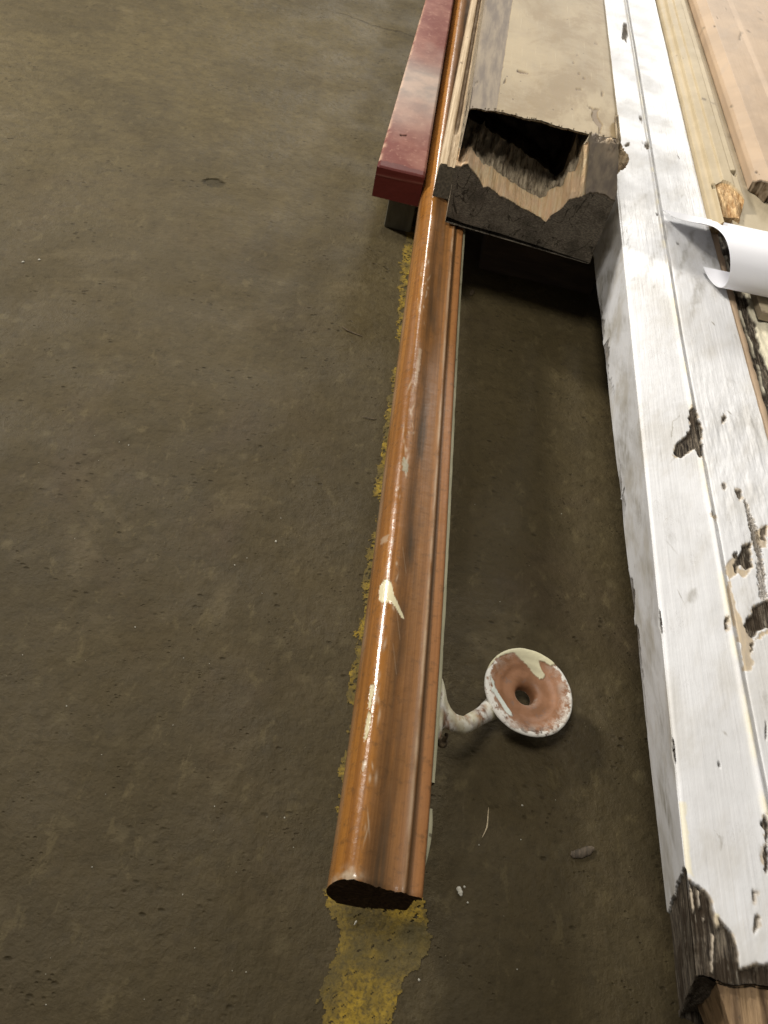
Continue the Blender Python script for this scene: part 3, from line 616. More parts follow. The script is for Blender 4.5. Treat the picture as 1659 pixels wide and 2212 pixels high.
# ------------------------------------------------------------------ narrow grooved board between rail and post
def grooved_board():
    y0 = 1.148
    prof = [(0, .131, 1), (0, .166, .1), (.0015, .1700, 0), (.0080, .1712, 0), (.0115, .1700, 0), (.0126, .1655, 1), (.0135, .1590, 1), (.0175, .1585, 1), (.0190, .1640, .9), (.0200, .1680, .55), (.0225, .1690, .5), (.0240, .1672, .9), (.0250, .1640, 1), (.0262, .131, 1)]
    p = np.array(prof); d = np.r_[0, np.cumsum(np.hypot(*np.diff(p[:, :2], axis=0).T))]; t = np.linspace(0, d[-1], 110)
    u = np.interp(t, d, p[:, 0]); z = np.interp(t, d, p[:, 1]); br = np.interp(t, d, p[:, 2])
    yv = y0 + np.r_[np.arange(0, .25, .003), np.arange(.25, 1.4, .015)]
    U = u[:, None] + 0 * yv; Z = z[:, None] + 0 * yv; Y = 0 * U + yv; B = br[:, None] + 0 * yv
    # groove fades out near the end where the wood has split
    k = np.clip((Y - y0 - .10) / .05, 0, 1); Z = np.where((U > .011) & (U < .0255) & (Z > .14), Z * k + (.1685 + .0012 * fbm(Y * 120, U * 600, 3)) * (1 - k), Z); B = B * (.35 + .65 * k)
    X = .0165 - .004 * (Y - y0) + U + .0006 * fbm(Y * 60, U * 0 + 3, 3)
    nr = np.exp(-((Y - y0) / .003) ** 2)
    mb = MB(); mb.grid(np.stack([X, Y + .0035 * nr * (-.8 * (.17 - Z) / .04), Z], -1), {'brown': B, 'end': 0 * B}, flip=True)
    r0 = np.stack([X[:, 0], Y[:, 0] - .0035 * .8 * (.17 - Z[:, 0]) / .04, Z[:, 0]], -1); zb = .131; r1 = r0.copy(); r1[:, 2] = zb; r1[:, 1] = y0 - .03 * 0
    K = np.linspace(0, 1, 14)[:, None, None]; G = r0[None] * (1 - K) + r1[None] * K; G[..., 1] = y0 - .02 * np.clip((.171 - G[..., 2]) / .04, 0, 1) + .0008 * fbm(G[..., 0] * 400, G[..., 2] * 400, 3)
    mb.grid(G, {'end': np.ones(G.shape[:2])}, flip=False)
    o = mb.build('grooved_board', M_STRIP)
    return tag(o, 'narrow bare wood board with a groove, lying on the handrail against the notched post', 'board')
grooved_board()

# ------------------------------------------------------------------ beige post with broken notched end
def post():
    root = empty('notched_post', (.14, 1.07, .128), 'thick beige painted timber post with a broken hollow notch in its dark sawn end', 'post')
    c = lambda zx, zy: (932.5 + .2645 * zx, 192 + .2645 * zy)
    def curve(pts): return np.array([c(a, b) for a, b in pts])
    C0 = curve([(120, 1040), (270, 1100), (560, 1180), (900, 1290), (1290, 1420)])
    C1 = curve([(218, 645), (262, 622), (295, 612), (325, 655), (352, 690), (395, 745), (420, 800), (470, 808), (512, 832), (560, 872), (620, 905), (730, 972), (800, 1005), (850, 1030), (930, 1082), (952, 1080), (968, 1040), (1010, 1010), (1060, 985), (1085, 950), (1120, 905), (1180, 885), (1255, 870), (1300, 845), (1400, 862), (1440, 880), (1500, 915)])
    C2 = curve([(238, 490), (262, 470), (330, 478), (362, 540), (392, 600), (440, 610), (490, 635), (560, 690), (640, 745), (700, 785), (800, 838), (880, 885), (935, 872), (955, 830), (1005, 795), (1075, 792), (1085, 745), (1112, 680), (1170, 668), (1205, 560), (1232, 450), (1290, 430), (1400, 440), (1530, 450)])
    C3 = curve([(300, 235), (350, 270), (440, 305), (520, 365), (600, 410), (700, 480), (790, 545), (850, 578), (900, 620), (960, 660), (1000, 700), (1040, 690), (1078, 650), (1100, 590), (1135, 500), (1165, 420), (1192, 352), (1300, 395), (1400, 400), (1545, 425)])
    C4 = curve([(308, 160), (350, 150), (400, 158), (440, 175), (520, 172), (600, 192), (690, 212), (760, 235), (800, 242), (870, 255), (950, 275), (1010, 300), (1100, 322), (1190, 345), (1290, 368), (1380, 385), (1550, 415)])
    N = 260; s_ = np.linspace(0, 1, N)
    def samp(Cv):
        # parametrise by relative position across the end
        t = (Cv[:, 0] - Cv[0, 0]) / (Cv[-1, 0] - Cv[0, 0]); return np.c_[np.interp(s_, t, Cv[:, 0]), np.interp(s_, t, Cv[:, 1])]
    q0, q1, q2, q3, q4 = map(samp, (C0, C1, C2, C3, C4))
    jit = (fbm(s_ * 70, s_ * 3, 4) + .6 * np.round(2.2 * fbm(s_ * 26 + 4, s_ * 2, 2)))[:, None] * [0, 1.9]
    q1 = q1 + jit * 1.2; q2 = q2 + jit[::-1] * 1.6; q3 = q3 + jit * 2; q4 = q4 + fbm(s_ * 26, s_ * 3, 3)[:, None] * [0, 2.6] + fbm(s_ * 90, s_ * 3, 2)[:, None] * [0, .8]
    cav = np.clip((.795 - s_) / .03, 0, 1)                  # 1 where the hollow is, 0 at the solid right cheek
    def lift(q, yv): return np.array([aty(a, b, y) for (a, b), y in zip(q, yv)])
    yf = 1.070 - .02 * s_
    p0 = lift(q0, yf); p1 = lift(q1, yf - .002); p1[:, 1] = yf
    p2 = lift(q2, yf + .042 * cav + .012 * (1 - cav)); p3 = lift(q3, (yf + .104) * cav + (yf + .028) * (1 - cav))
    p4 = np.array([at(a, b, .28) for a, b in q4]); p4[:, 1] = p4[:, 1]
    xl, xr = .0335, .2335
    # keep width consistent with the body
    for p_, k in ((p1, 0), (p2, 0), (p3, 0)): p_[0, 0] = p4[0, 0]
    back = p3.copy(); back[:, 1] += .085 * cav; back[:, 2] -= .012 * cav
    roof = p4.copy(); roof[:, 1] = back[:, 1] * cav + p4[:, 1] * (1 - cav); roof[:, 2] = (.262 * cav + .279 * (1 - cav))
    lip = p4.copy(); lip[:, 2] = .2765; lip[:, 1] += .002
    secs = []; keys = []
    def seg(a, b, n, key, rough=0., conc=0.):
        K = np.linspace(0, 1, n, endpoint=False)[:, None, None]
        G = a[None] * (1 - K) + b[None] * K
        if rough:
            wgt = np.sin(np.pi * K[..., 0])
            nx = fbm(G[..., 0] * 190 + 3, G[..., 1] * 30, 4) + .5 * np.round(3 * fbm(G[..., 0] * 90 + 8, G[..., 1] * 60 + 3, 2)) / 2; G[..., 2] += rough * nx * np.minimum(1, wgt * 3)
        if conc: G[..., 2] -= conc * np.sin(np.pi * K[..., 0]) * cav[None, :]
        secs.append(G); keys.extend([key] * n)
    seg(p0, p1, 40, 'end'); seg(p1, p2, 44, 'fresh', .0060); seg(p2, p3, 54, 'old', .0105, .003)
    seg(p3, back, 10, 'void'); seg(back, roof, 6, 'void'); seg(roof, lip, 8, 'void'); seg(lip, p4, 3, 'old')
    G1 = np.concatenate(secs)
    att = {k: np.zeros(G1.shape[:2]) for k in ('end', 'fresh', 'old', 'void', 'bare', 'dent')}
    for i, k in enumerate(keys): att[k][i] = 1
    right = np.clip((s_ - .80) / .012, 0, 1)[None, :] * np.ones((len(keys), 1))
    isf = np.array([k in ('fresh', 'old', 'void') for k in keys])[:, None]
    for k in ('fresh', 'old', 'void'): att[k] = att[k] * (1 - right * .999)
    att['bare'] = np.maximum(att['bare'], right * isf)
    kn = np.exp(-((s_[None] - .95) / .035) ** 2 - ((np.arange(len(keys))[:, None] - 104) / 18.) ** 2) * isf    # splintered knot on the cheek
    G1[..., 1] += kn * .006 * (1 + 2 * fbm(G1[..., 0] * 400, G1[..., 2] * 200, 3)); att['fresh'] = np.maximum(att['fresh'], np.clip(kn * 1.6 * (fbm(G1[..., 0] * 300, G1[..., 2] * 200, 3) + .6), 0, 1))
    crk = np.exp(-((s_[None] - .262 - .01 * fbm(np.arange(len(keys))[:, None] * .2, 0 * s_[None], 2)) / .0035) ** 2) * (np.array([k == 'old' for k in keys])[:, None])
    att['void'] = np.maximum(att['void'], crk * .9)
    mb = MB(); mb.grid(G1, att, flip=False)
    # top face running away
    yy = np.r_[np.linspace(0, 1, 260) ** 1.6]
    T0 = p4; Tend = np.stack([np.linspace(.0225, .2330, N), np.full(N, 2.6), np.full(N, .28)], -1)
    # left arris: x .036 at 1.085 -> .030 at 1.485
    G = np.empty((len(yy), N, 3))
    for i, k in enumerate(yy):
        G[i] = T0 * (1 - k) + Tend * k
    X, Y = G[..., 0], G[..., 1]
    eL = (s_[None] * (.2)) + 0 * X; eR = (1 - s_[None]) * .2 + 0 * X
    G[..., 2] = .28 - .0016 * np.exp(-(eL / .0022) ** 2) - .002 * np.exp(-(eR / .003) ** 2) + .0007 * fbm(X * 40, Y * 22, 4) - .0002
    bx = .0358 + .0345 + (Y - 1.0823) * .002 + .0012 * fbm(Y * 70, X * 20, 3) + .0008 * fbm(Y * 300, X * 20, 2)
    bx = np.interp(Y, [1.08, 1.54, 2.6], [.0712, .0745 + .0, .082]) + .0011 * fbm(Y * 90, X * 10, 3)
    bx = np.interp(Y, [1.0823, 1.5403, 2.6], [.0704, .0760, .088]) + .0011 * fbm(Y * 90, X * 10, 3)
    bare = np.clip((bx - X) / .0006, 0, 1)
    G[..., 2] -= bare * .0006
    dent = np.zeros_like(X)
    cc = lambda pts: zpoly(pts, 877.7, 0, .1736, .28)
    for poly in ([(1370, 870), (1400, 868), (1440, 888), (1540, 912), (1430, 905), (1390, 895)], [(850, 1010), (905, 1000), (895, 1030), (860, 1062), (850, 1045)], [(1208, 1035), (1235, 978), (1243, 984), (1222, 1038)]):
        dent = np.maximum(dent, mask(X, Y, cc(poly), .0012, .0015, 500))
    c5 = lambda pts: zpoly(pts, 1206.8, 0, .3472, .28)
    for poly in ([(105, 548), (140, 552), (142, 562), (112, 560)], [(262, 598), (270, 568), (278, 570), (272, 600)], [(180, 660), (200, 664), (215, 675), (258, 676), (240, 700), (245, 730), (275, 770), (265, 800), (262, 830), (250, 830), (252, 790), (215, 745), (205, 710), (212, 690)], [(218, 262), (245, 270), (240, 280), (222, 274)]):
        dent = np.maximum(dent, mask(X, Y, c5(poly), .0010, .0015, 500) * .7)
    for a, b in ((92, 392), (127, 458), (158, 487), (116, 342), (150, 250)):
        p = at(1206.8 + a * .3472, b * .3472, .28); dent = np.maximum(dent, np.clip(1.5 - np.hypot(X - p[0], Y - p[1]) / .0016, 0, 1))
    G[..., 2] -= dent * .0016
    nf = G1.shape
    mb.grid(G, {'bare': bare, 'dent': dent}, flip=False)
    # sides and bottom
    K = np.linspace(0, 1, 8)
    for col, xb, fl in ((0, .041, True), (-1, .2476, False)):
        top = G[:, col, :].copy(); bot = top.copy(); bot[:, 2] = .1285; bot[:, 0] = xb if col else xb - .01 * yy
        yfr = p0[0, 1] if col == 0 else p0[-1, 1]
        bot[:, 1] = yfr * (1 - yy) + 2.6 * yy
        S = top[None] * (1 - K[:, None, None]) + bot[None] * K[:, None, None]
        mb.grid(S, {'bare': np.full(S.shape[:2], .8), 'old': np.full(S.shape[:2], .5)}, flip=fl)
    bl = np.array([[p0[0, 0], p0[0, 1], .1285], [p0[-1, 0], p0[-1, 1], .1285], [.25, 2.6, .1285], [.03, 2.6, .1285]])
    mb.add(bl, [[0, 1, 2, 3][::-1]], {'end': np.ones(4)})
    # torn cheek pieces closing left and right flanks of the front
    for col, fl in ((0, False), (-1, True)):
        line = np.concatenate([G1[:, col], G[:1, col]]); mid = line.copy(); mid[:, 1] = np.maximum(line[:, 1], 1.10) + .05
        mb.grid(np.stack([line, mid]), {'old': np.ones((2, len(line)))}, flip=fl)
    # torn fibres standing along the break
    for k in range(150):
        kind = k % 3 if k % 9 != 2 else 0; src = (p1, p2, p4)[kind]; i_ = rng.randint(4, int(N * (.78 if kind < 2 else .97))); A_ = src[i_]
        L = (.002 + .007 * rng.rand() ** 2) * (1, .8, .35)[kind]; dr = np.array([rng.randn() * .25, -.8 if kind != 1 else -.3, .35 + .5 * rng.rand() if kind < 2 else -.35 - .5 * rng.rand()]); dr /= np.linalg.norm(dr)
        st_ = A_ - dr * .0015; ts = np.linspace(0, 1, 5)[:, None]; ctr = st_ + dr * L * ts + np.array([0, 0, -.001]) * ts ** 2
        rr = (.00055 + .0005 * rng.rand()) * (1 - ts * .9); ph = np.linspace(0, 2 * np.pi, 6)
        mb.grid(ctr[:, None, :] + np.stack([np.cos(ph), 0 * ph, np.sin(ph)], -1)[None] * rr[:, None, :], {('fresh' if kind == 0 or (kind == 1 and k % 2) else 'old'): np.ones((5, 6))})
    body = mb.build('post_body', M_POST, root)
    # long torn splinters by the knot
    sp = MB()
    for a, b, a2, b2, wd in ((1340, 445, 1318, 600, 9), (1378, 448, 1372, 615, 9), (1440, 455, 1445, 510, 6), (1472, 460, 1482, 520, 6), (1350, 460, 1345, 560, 6)):
        A = aty(*c(a, b), 1.080); B = aty(*c(a2, b2), 1.062); wv = wd * .00015
        ts = np.linspace(0, 1, 12)[:, None]; ctr = A * (1 - ts) + B * ts; rr = wv * np.sin(np.pi * np.clip(ts * .9 + .08, 0, 1)) + .0002
        ph = np.linspace(0, 2 * np.pi, 9); sp.grid(ctr[:, None, :] + np.stack([np.cos(ph), np.sin(ph), 0 * ph], -1)[None] * rr[:, None, :], {'fresh': np.ones((12, 9))})
    sp.build('splinter', M_POST, root)
    # broken knot that stands proud of the right cheek
    bm = bmesh.new(); bmesh.ops.create_icosphere(bm, subdivisions=4, radius=1)
    kc = aty(*c(1520, 600), 1.085)
    for v in bm.verts:
        n_ = fbm(np.array([v.co.x * 2.3 + 9]), np.array([v.co.y * 2.3 + v.co.z * 3]), 4)[0]
        v.co = Vector((kc[0] - .006, kc[1] + .008, kc[2])) + Vector((v.co.x * .017, v.co.y * .013, v.co.z * .019)) * (1 + .55 * n_)
    me = bpy.data.meshes.new('knot'); bm.to_mesh(me); bm.free()
    a_ = me.attributes.new('fresh', 'FLOAT', 'POINT'); a_.data.foreach_set('value', np.clip(.35 + rng.rand(len(me.vertices)) * .5, 0, 1).astype(np.float32))
    b_ = me.attributes.new('old', 'FLOAT', 'POINT'); b_.data.foreach_set('value', np.clip(rng.rand(len(me.vertices)) * .6, 0, 1).astype(np.float32))
    link('knot', me, M_POST, root)
    return root
post()

# ------------------------------------------------------------------ white painted timber
def white_timber():
    root = empty('white_timber', (.34, .18, .09), 'wide white painted timber with chipped paint and a rotten bare wood end, right edge', 'timber')
    z1 = .18
    keys = [  # (x far-profile, z, kind) at y=1.13 ; side bottom x shifts with y
        (0.0, .090), (1.0, .1790), (1.02, .18), (2.0, .18)]
    yv = np.r_[np.arange(.128, .95, .0013), np.arange(.95, 1.35, .0022), np.arange(1.35, 2.7, .012)]
    nS, nT = 56, 215
    ridge = lambda y: np.interp(y, [.22, 1.08, 2.6], [.2735, .2722, .268])
    seam = lambda y: np.interp(y, [.15, .289, .3828, .8607, 1.5889, 2.6], [.3435, .3422, .3398, .3345, .3354, .3354])
    redge = lambda y: np.interp(y, [.1, .7, .85, 1.17, 2.1, 2.7], [.4175, .4138, .4105, .4035, .4025, .4025])
    sbx = lambda y: np.interp(y, [.1, .2287, 1.1285, 1.6], [.3045, .3006, .2702, .262])
    rows = []
    rx = ridge(yv); se = seam(yv); re2 = redge(yv); sb = sbx(yv)
    ks = np.linspace(0, 1, nS)
    side = np.stack([np.stack([sb * (1 - k) + rx * k, yv, 0 * yv + .090 + (.1792 - .090) * k], -1) for k in ks])
    tt = np.linspace(0, 1, nT)
    TX = []; TZ = []; t1 = .44
    for k in tt:
        if k < t1: x = rx + .0010 + (se - rx - .0010) * (k / t1)
        else: x = se + (re2 - se) * ((k - t1) / (1 - t1))
        TX.append(x)
    TX = np.array(TX); TY = np.repeat(yv[None], nT, 0); TZ = np.full_like(TX, z1)
    d = TX - se[None]
    TZ += .0022 * np.exp(-((d + .0036) / .0022) ** 2)                 # raised bead left of the seam
    TZ -= .0042 * np.exp(-((d - .0012) / .0013) ** 2)                 # groove
    TZ -= np.where(d > .001, .0010, 0)
    TZ += .0007 * fbm(TX * 30, TY * 9, 4) + .00018 * fbm(TX * 500, TY * 30, 3)
    rip = np.clip((TY - .0) / .3, 0, 1) * np.exp(-((TY - .66) / .14) ** 2) * (d > .006); TZ += rip * .0013 * fbm(TX * 130, TY * 34, 4)   # blistered paint
    TZ -= .0012 * np.exp(-((TX - rx[None] - .001) / .0012) ** 2)
    P = np.concatenate([side, np.stack([TX, TY, TZ], -1)])
    X, Y, Z = P[..., 0], P[..., 1], P[..., 2]; ist = np.zeros(X.shape, bool); ist[nS:] = True
    att = {k: np.zeros(X.shape) for k in ('chip', 'beige', 'cream', 'dirt_shade', 'void', 'side')}
    att['side'][:nS] = 1
    def add(key, pts, o, val=1.0, soft=.0009, jit=.0036, fr=150, z=.18):
        pl = zpoly(pts, *o, z); m_ = mask(X, Y, pl, soft, jit, fr) * ist * val; att[key] = np.maximum(att[key], m_)
        if key == 'chip':
            q = np.array(pl); c0 = q.mean(0); sz = np.abs(q - c0).max() + 1e-6; q = c0 + (q - c0) * (1 + .0022 / sz)
            att['beige'] = np.maximum(att['beige'], mask(X, Y, [tuple(v) for v in q], .0012, .0030, 330) * ist * val * .75)
        return m_
    Z3 = (1261.7, 713., .3472); Z1 = (1371.4, 0., .1736); Z4 = (1316.5, 1443.8, .3472); Z6 = (1508.5, 1014.8, .2108)
    add('chip', [(680, 450), (692, 470), (712, 530), (735, 600), (738, 690), (748, 785), (712, 800), (700, 740), (660, 752), (640, 768), (590, 792), (560, 780), (568, 715), (620, 668), (665, 615), (655, 515)], Z3)
    add('dirt_shade', [(600, 780), (560, 790), (528, 838), (560, 800)], Z3, 1.0)
    add('dirt_shade', [(622, 495), (560, 570), (538, 672), (530, 660), (556, 560)], Z3, .9, .0008, .003)
    add('chip', [(875, 515), (888, 535), (880, 560), (860, 575), (864, 540)], Z3, .9)
    add('chip', [(785, 1145), (815, 1142), (820, 1170), (800, 1178)], Z3)
    add('chip', [(860, 955), (885, 950), (880, 990), (862, 985)], Z3, .7, .001, .004)
    add('chip', [(945, 985), (975, 990), (985, 1040), (965, 1050)], Z3, .9, .001, .004)
    for k in range(7): add('chip', [(1000 + k * 13, 1050 + 30 * k), (1006 + k * 13, 1050 + 30 * k), (1060 + k * 12, 1300 + 40 * k), (1050 + k * 12, 1300 + 40 * k)], Z3, .75, .0008, .003, 900)
    O6 = Z6
    add('chip', [(465, 770), (520, 745), (552, 738), (540, 850), (560, 990), (480, 1010), (440, 960), (400, 1050), (380, 1040), (390, 920), (372, 880), (390, 838), (420, 890), (455, 840)], O6)
    add('beige', [(280, 985), (350, 900), (385, 880), (385, 1000), (440, 1010), (560, 1010), (470, 1100), (400, 1060), (320, 1120), (300, 1050)], O6, .9)
    add('beige', [(305, 1120), (340, 1130), (370, 1270), (400, 1400), (470, 1600), (560, 1720), (560, 1850), (575, 2000), (545, 2060), (480, 2050), (450, 1850), (400, 1620), (330, 1470), (310, 1300)], O6, .85)
    add('chip', [(470, 1590), (540, 1500), (570, 1400), (713, 1330), (760, 1330), (760, 1600), (640, 1620), (560, 1700), (520, 1680)], O6)
    add('chip', [(535, 1760), (560, 1740), (556, 1870), (545, 1850)], O6)
    add('beige', [(560, 1740), (600, 1690), (700, 1640), (760, 1600), (760, 1650), (640, 1700)], O6, .9)
    add('chip', [(280, 1525), (300, 1515), (318, 1630), (285, 1640)], O6)
    add('beige', [(600, 620), (690, 560), (713, 560), (713, 800), (650, 800), (610, 700)], O6, .9)
    add('chip', [(650, 590), (700, 570), (700, 740), (670, 720)], O6, .8)
    for k in range(6): add('chip', [(600 + k * 12, 930 + 15 * k), (608 + k * 12, 930 + 15 * k), (650 + k * 12, 1300), (640 + k * 12, 1320)], O6, .7, .0008, .003, 900)
    # upper chips
    for pts in ([(300, 130), (330, 115), (335, 160), (320, 195), (305, 170)], [(408, 435), (425, 440), (448, 540), (425, 550), (412, 490)], [(655, 1295), (675, 1290), (722, 1468), (685, 1500), (655, 1370)], [(740, 1580), (765, 1585), (770, 1640), (745, 1620)], [(700, 1720), (780, 1650), (805, 1780), (740, 1860), (720, 1800)],
                [(130, 1800), (155, 1795), (160, 1820), (135, 1830)], [(138, 1838), (165, 1840), (170, 1860), (150, 1858)], [(50, 1450), (78, 1445), (70, 1495), (52, 1490)]):
        add('chip', pts, Z1, .9, .0012, .002)
    add('dirt_shade', [(640, 1500), (780, 1560), (800, 1760), (720, 1880), (680, 1720)], Z1, .9, .003, .004)
    Z2 = (1206.8, 0., .3472)
    for pts in ([(402, 145), (420, 145), (428, 200), (418, 258), (396, 235)], [(408, 905), (438, 885), (440, 905), (415, 912)], [(500, 722), (520, 722), (512, 755)], [(535, 900), (555, 898), (560, 925)]):
        add('chip', pts, Z2, .85, .001, .002)
    for k in range(10):
        a = 392 + 60 * rng.rand(); b = 1290 + 480 * rng.rand(); L = 20 + 60 * rng.rand(); add('dirt_shade', [(a, b), (a + 8, b - 4), (a + 8 - L * .45, b + L), (a - L * .45, b + L * .9)], Z2, .8, .0008, .002)
    # diagonal grey scuffs, with soft cast shadows painted in among them
    for pts in ([(560, 1180), (575, 1190), (400, 1380), (385, 1350)], [(690, 1380), (720, 1390), (560, 1700), (520, 1780), (560, 1600)], [(850, 1760), (900, 1740), (905, 1800), (840, 1960), (790, 2080), (830, 1900)], [(960, 1420), (1010, 1420), (1040, 1690), (900, 1640), (890, 1600)], [(820, 1440), (860, 1420), (740, 1750), (700, 1800)], [(640, 1510), (655, 1530), (420, 1820), (410, 1780)]):
        add('dirt_shade', pts, Z2, .55, .005, .004, 120)
    add('dirt_shade', [(690, 1600), (718, 1640), (680, 1690), (635, 1700), (650, 1640)], Z3, .55, .003, .003)
    add('dirt_shade', [(680, 1020), (705, 1035), (700, 1090), (685, 1135), (678, 1080)], Z4, .8)
    add('chip', [(905, 1395), (925, 1400), (915, 1460), (905, 1450)], Z4, .7, .001, .003)
    add('chip', [(925, 1545), (945, 1560), (930, 1610), (900, 1640), (905, 1590)], Z4, .8, .001, .003)
    add('chip', [(960, 915), (972, 930), (985, 1010), (976, 1100), (985, 1180), (978, 1260), (960, 1240), (948, 1180), (955, 1120), (968, 1100), (962, 1010)], Z4)
    add('cream', [(430, 820), (470, 830), (485, 930), (510, 1180), (520, 1300), (470, 1260), (440, 1000)], Z4, .75, .0015, .003)
    # cream spots on the bead
    bead = np.exp(-((X - seam(Y) + .0032) / .0030) ** 2) * ist
    att['cream'] = np.maximum(att['cream'], bead * np.clip(.28 + 1.3 * fbm(X * 90, Y * 60, 4), 0, .85))
    gro = np.exp(-((X - seam(Y) - .0013) / .0011) ** 2) * ist; att['dirt_shade'] = np.maximum(att['dirt_shade'], gro * np.clip(.55 + fbm(X * 9, Y * 40, 3), 0, .9))
    # ridge chips and worn lower edge of the side face
    rg = np.abs(X - ridge(Y)) * (np.arange(X.shape[0])[:, None] > nS - 10) + 9 * (np.arange(X.shape[0])[:, None] <= nS - 10)
    for a, b in ((.415, .440), (.300, .322)):
        att['chip'] = np.maximum(att['chip'], np.clip((.0013 * np.sin(np.pi * np.clip((Y - a) / (b - a), 0, 1)) + .0006 * fbm(Y * 300, Y, 2) - rg) / .0004, 0, 1) * (Y > a) * (Y < b))
    kk = np.zeros(X.shape); kk[:nS] = ks[:, None]
    low = (att['side'] > 0) * np.clip((.10 + .25 * fbm(Y * 55, kk * 3, 4) - kk) / .03, 0, 1)
    att['chip'] = np.maximum(att['chip'], low * np.clip(np.exp(-((Y - .50) / .05) ** 2) + .25 + fbm(Y * 12, kk, 2), 0, 1) * .9)
    att['dirt_shade'] = np.maximum(att['dirt_shade'], (att['side'] > 0) * np.clip(.34 + 1.5 * fbm(Y * 26 + kk * 3, kk * 2.5 + Y * 6, 5), 0, .85) * np.clip((1.0 - np.abs(kk - .45) * 1.2), 0, 1))
    for k in range(26):
        xa = .278 + .125 * rng.rand(); ya = .22 + 1.3 * rng.rand(); L = .0015 + .006 * rng.rand() ** 2; wd = .0004 + .0012 * rng.rand() ** 2; sk = rng.randn() * .35
        m_ = np.exp(-((Y - ya) / L) ** 4 - ((X - xa - (Y - ya) * sk + .0005 * fbm(Y * 500, X * 500, 2)) / wd) ** 4) * ist
        att['dirt_shade' if k % 3 else 'chip'] = np.maximum(att['dirt_shade' if k % 3 else 'chip'], m_ * (.5 + .5 * rng.rand()))
    # rotten near end: dark bare wood
    rot = add('chip', [(500, 1318), (520, 1335), (560, 1358), (600, 1388), (628, 1425), (642, 1465), (652, 1520), (690, 1560), (720, 1592), (760, 1640), (782, 1690), (797, 1760), (802, 1820), (816, 1872), (1000, 1830), (1100, 2400), (200, 2400), (300, 1960), (400, 1800), (430, 1560), (470, 1515), (495, 1485)], Z4, 1, .0006, .0012)
    add('beige', [(815, 1880), (860, 1850), (986, 1825), (990, 1880), (900, 1905), (800, 1930)], Z4, .95, .001, .003)
    s_rot = np.clip((.2245 + .004 * fbm(kk * 9, Y * 50, 3) - .010 * np.clip(kk - .75, 0, 1) - Y + .004 * kk) / .0012, 0, 1) * (att['side'] > 0)
    att['chip'] = np.maximum(att['chip'], s_rot)
    wht = mask(X, Y, zpoly([(655, 1520), (680, 1530), (690, 1600), (672, 1615), (655, 1580)], *Z4, .18), .0006, .001) * ist
    att['cream'] = np.maximum(att['cream'], wht); att['chip'] *= (1 - wht)
    for pts in ([(495, 1340), (512, 1380), (530, 1500), (518, 1530), (500, 1440)], [(545, 1375), (560, 1400), (568, 1480), (556, 1490)], [(575, 1545), (590, 1560), (584, 1578)], [(632, 1660), (650, 1670), (640, 1900), (630, 1900)]):
        m_ = mask(X, Y, zpoly(pts, *Z4, .178), .0006, .001) * ist * .85; att['chip'] *= (1 - m_)
    ch = att['chip']
    dz = ch * (.0016 + .0022 * np.clip(fbm(X * 420, Y * 34, 4) + .3, 0, 1)) + att['beige'] * .0007 * (1 - ch)
    Z[ist] -= dz[ist]
    P[:nS, :, 0] += (dz * .7)[:nS] * (att['side'][:nS] > 0)
    # cut the near end raggedly: the timber stops where the tenon starts
    yend = np.interp(X, [.27, .30, .33, .35, .42], [.159, .159, .162, .166, .166]) + .002 * fbm(X * 160, X * 3, 3)
    yend = np.where(att['side'] > 0, .158 + .004 * fbm(kk * 8, kk, 3), yend)
    P[..., 1] = np.where(Y < yend, yend + (Y - yend) * .001, Y); 
    mb = MB(); mb.grid(P, att, flip=True)
    # near end wall and right edge wall
    e0 = P[:, 0]; e1 = e0.copy(); e1[:, 2] = .090; e1[:, 0] = np.maximum(e1[:, 0], .3028)
    K = np.linspace(0, 1, 16)[:, None, None]; G = e0[None] * (1 - K) + e1[None] * K; G[..., 1] += .0015 * fbm(G[..., 0] * 200, G[..., 2] * 200, 3) - .001
    mb.grid(G, {'chip': np.ones(G.shape[:2])}, flip=False)
    r0 = P[-1]; r1 = r0.copy(); r1[:, 2] = .10; G = r0[None] * (1 - K) + r1[None] * K
    mb.grid(G, {'chip': np.ones(G.shape[:2]), 'beige': np.zeros(G.shape[:2])}, flip=True)
    bt = np.stack([P[0], np.stack([re2, yv, 0 * yv + .09], -1)]); mb.grid(bt, {'chip': np.ones(bt.shape[:2])}, flip=True)
    mb.build('timber_body', M_WHITE, root)
    # bare tenon at the near end, one step lower
    mt = MB(); xv = np.linspace(.2890, .46, 150); yy = np.r_[np.linspace(-.12, .05, 30), np.linspace(.052, .166, 110)]
    X, Y = np.meshgrid(xv, yy, indexing='ij'); X = X + np.interp(Y, [.05, .138, .16], [.026, .0065, 0]) * (1 - (X - .2890) / .17) + .0012 * fbm(Y * 160, X * 2, 3) * (X < .292)
    Z = .1735 + .0016 * fbm(X * 300, Y * 12, 4) + .001 * fbm(X * 40, Y * 30, 3)
    mt.grid(np.stack([X, Y, Z], -1)); w0 = np.stack([X[0], Y[0], Z[0]], -1); w1 = w0.copy(); w1[:, 2] = .115; w1[:, 0] += .016
    mt.grid(np.stack([w0 * (1 - k) + w1 * k for k in np.linspace(0, 1, 10)]), flip=True)
    mt.build('tenon', M_TEN, root)
    return root
white_timber()

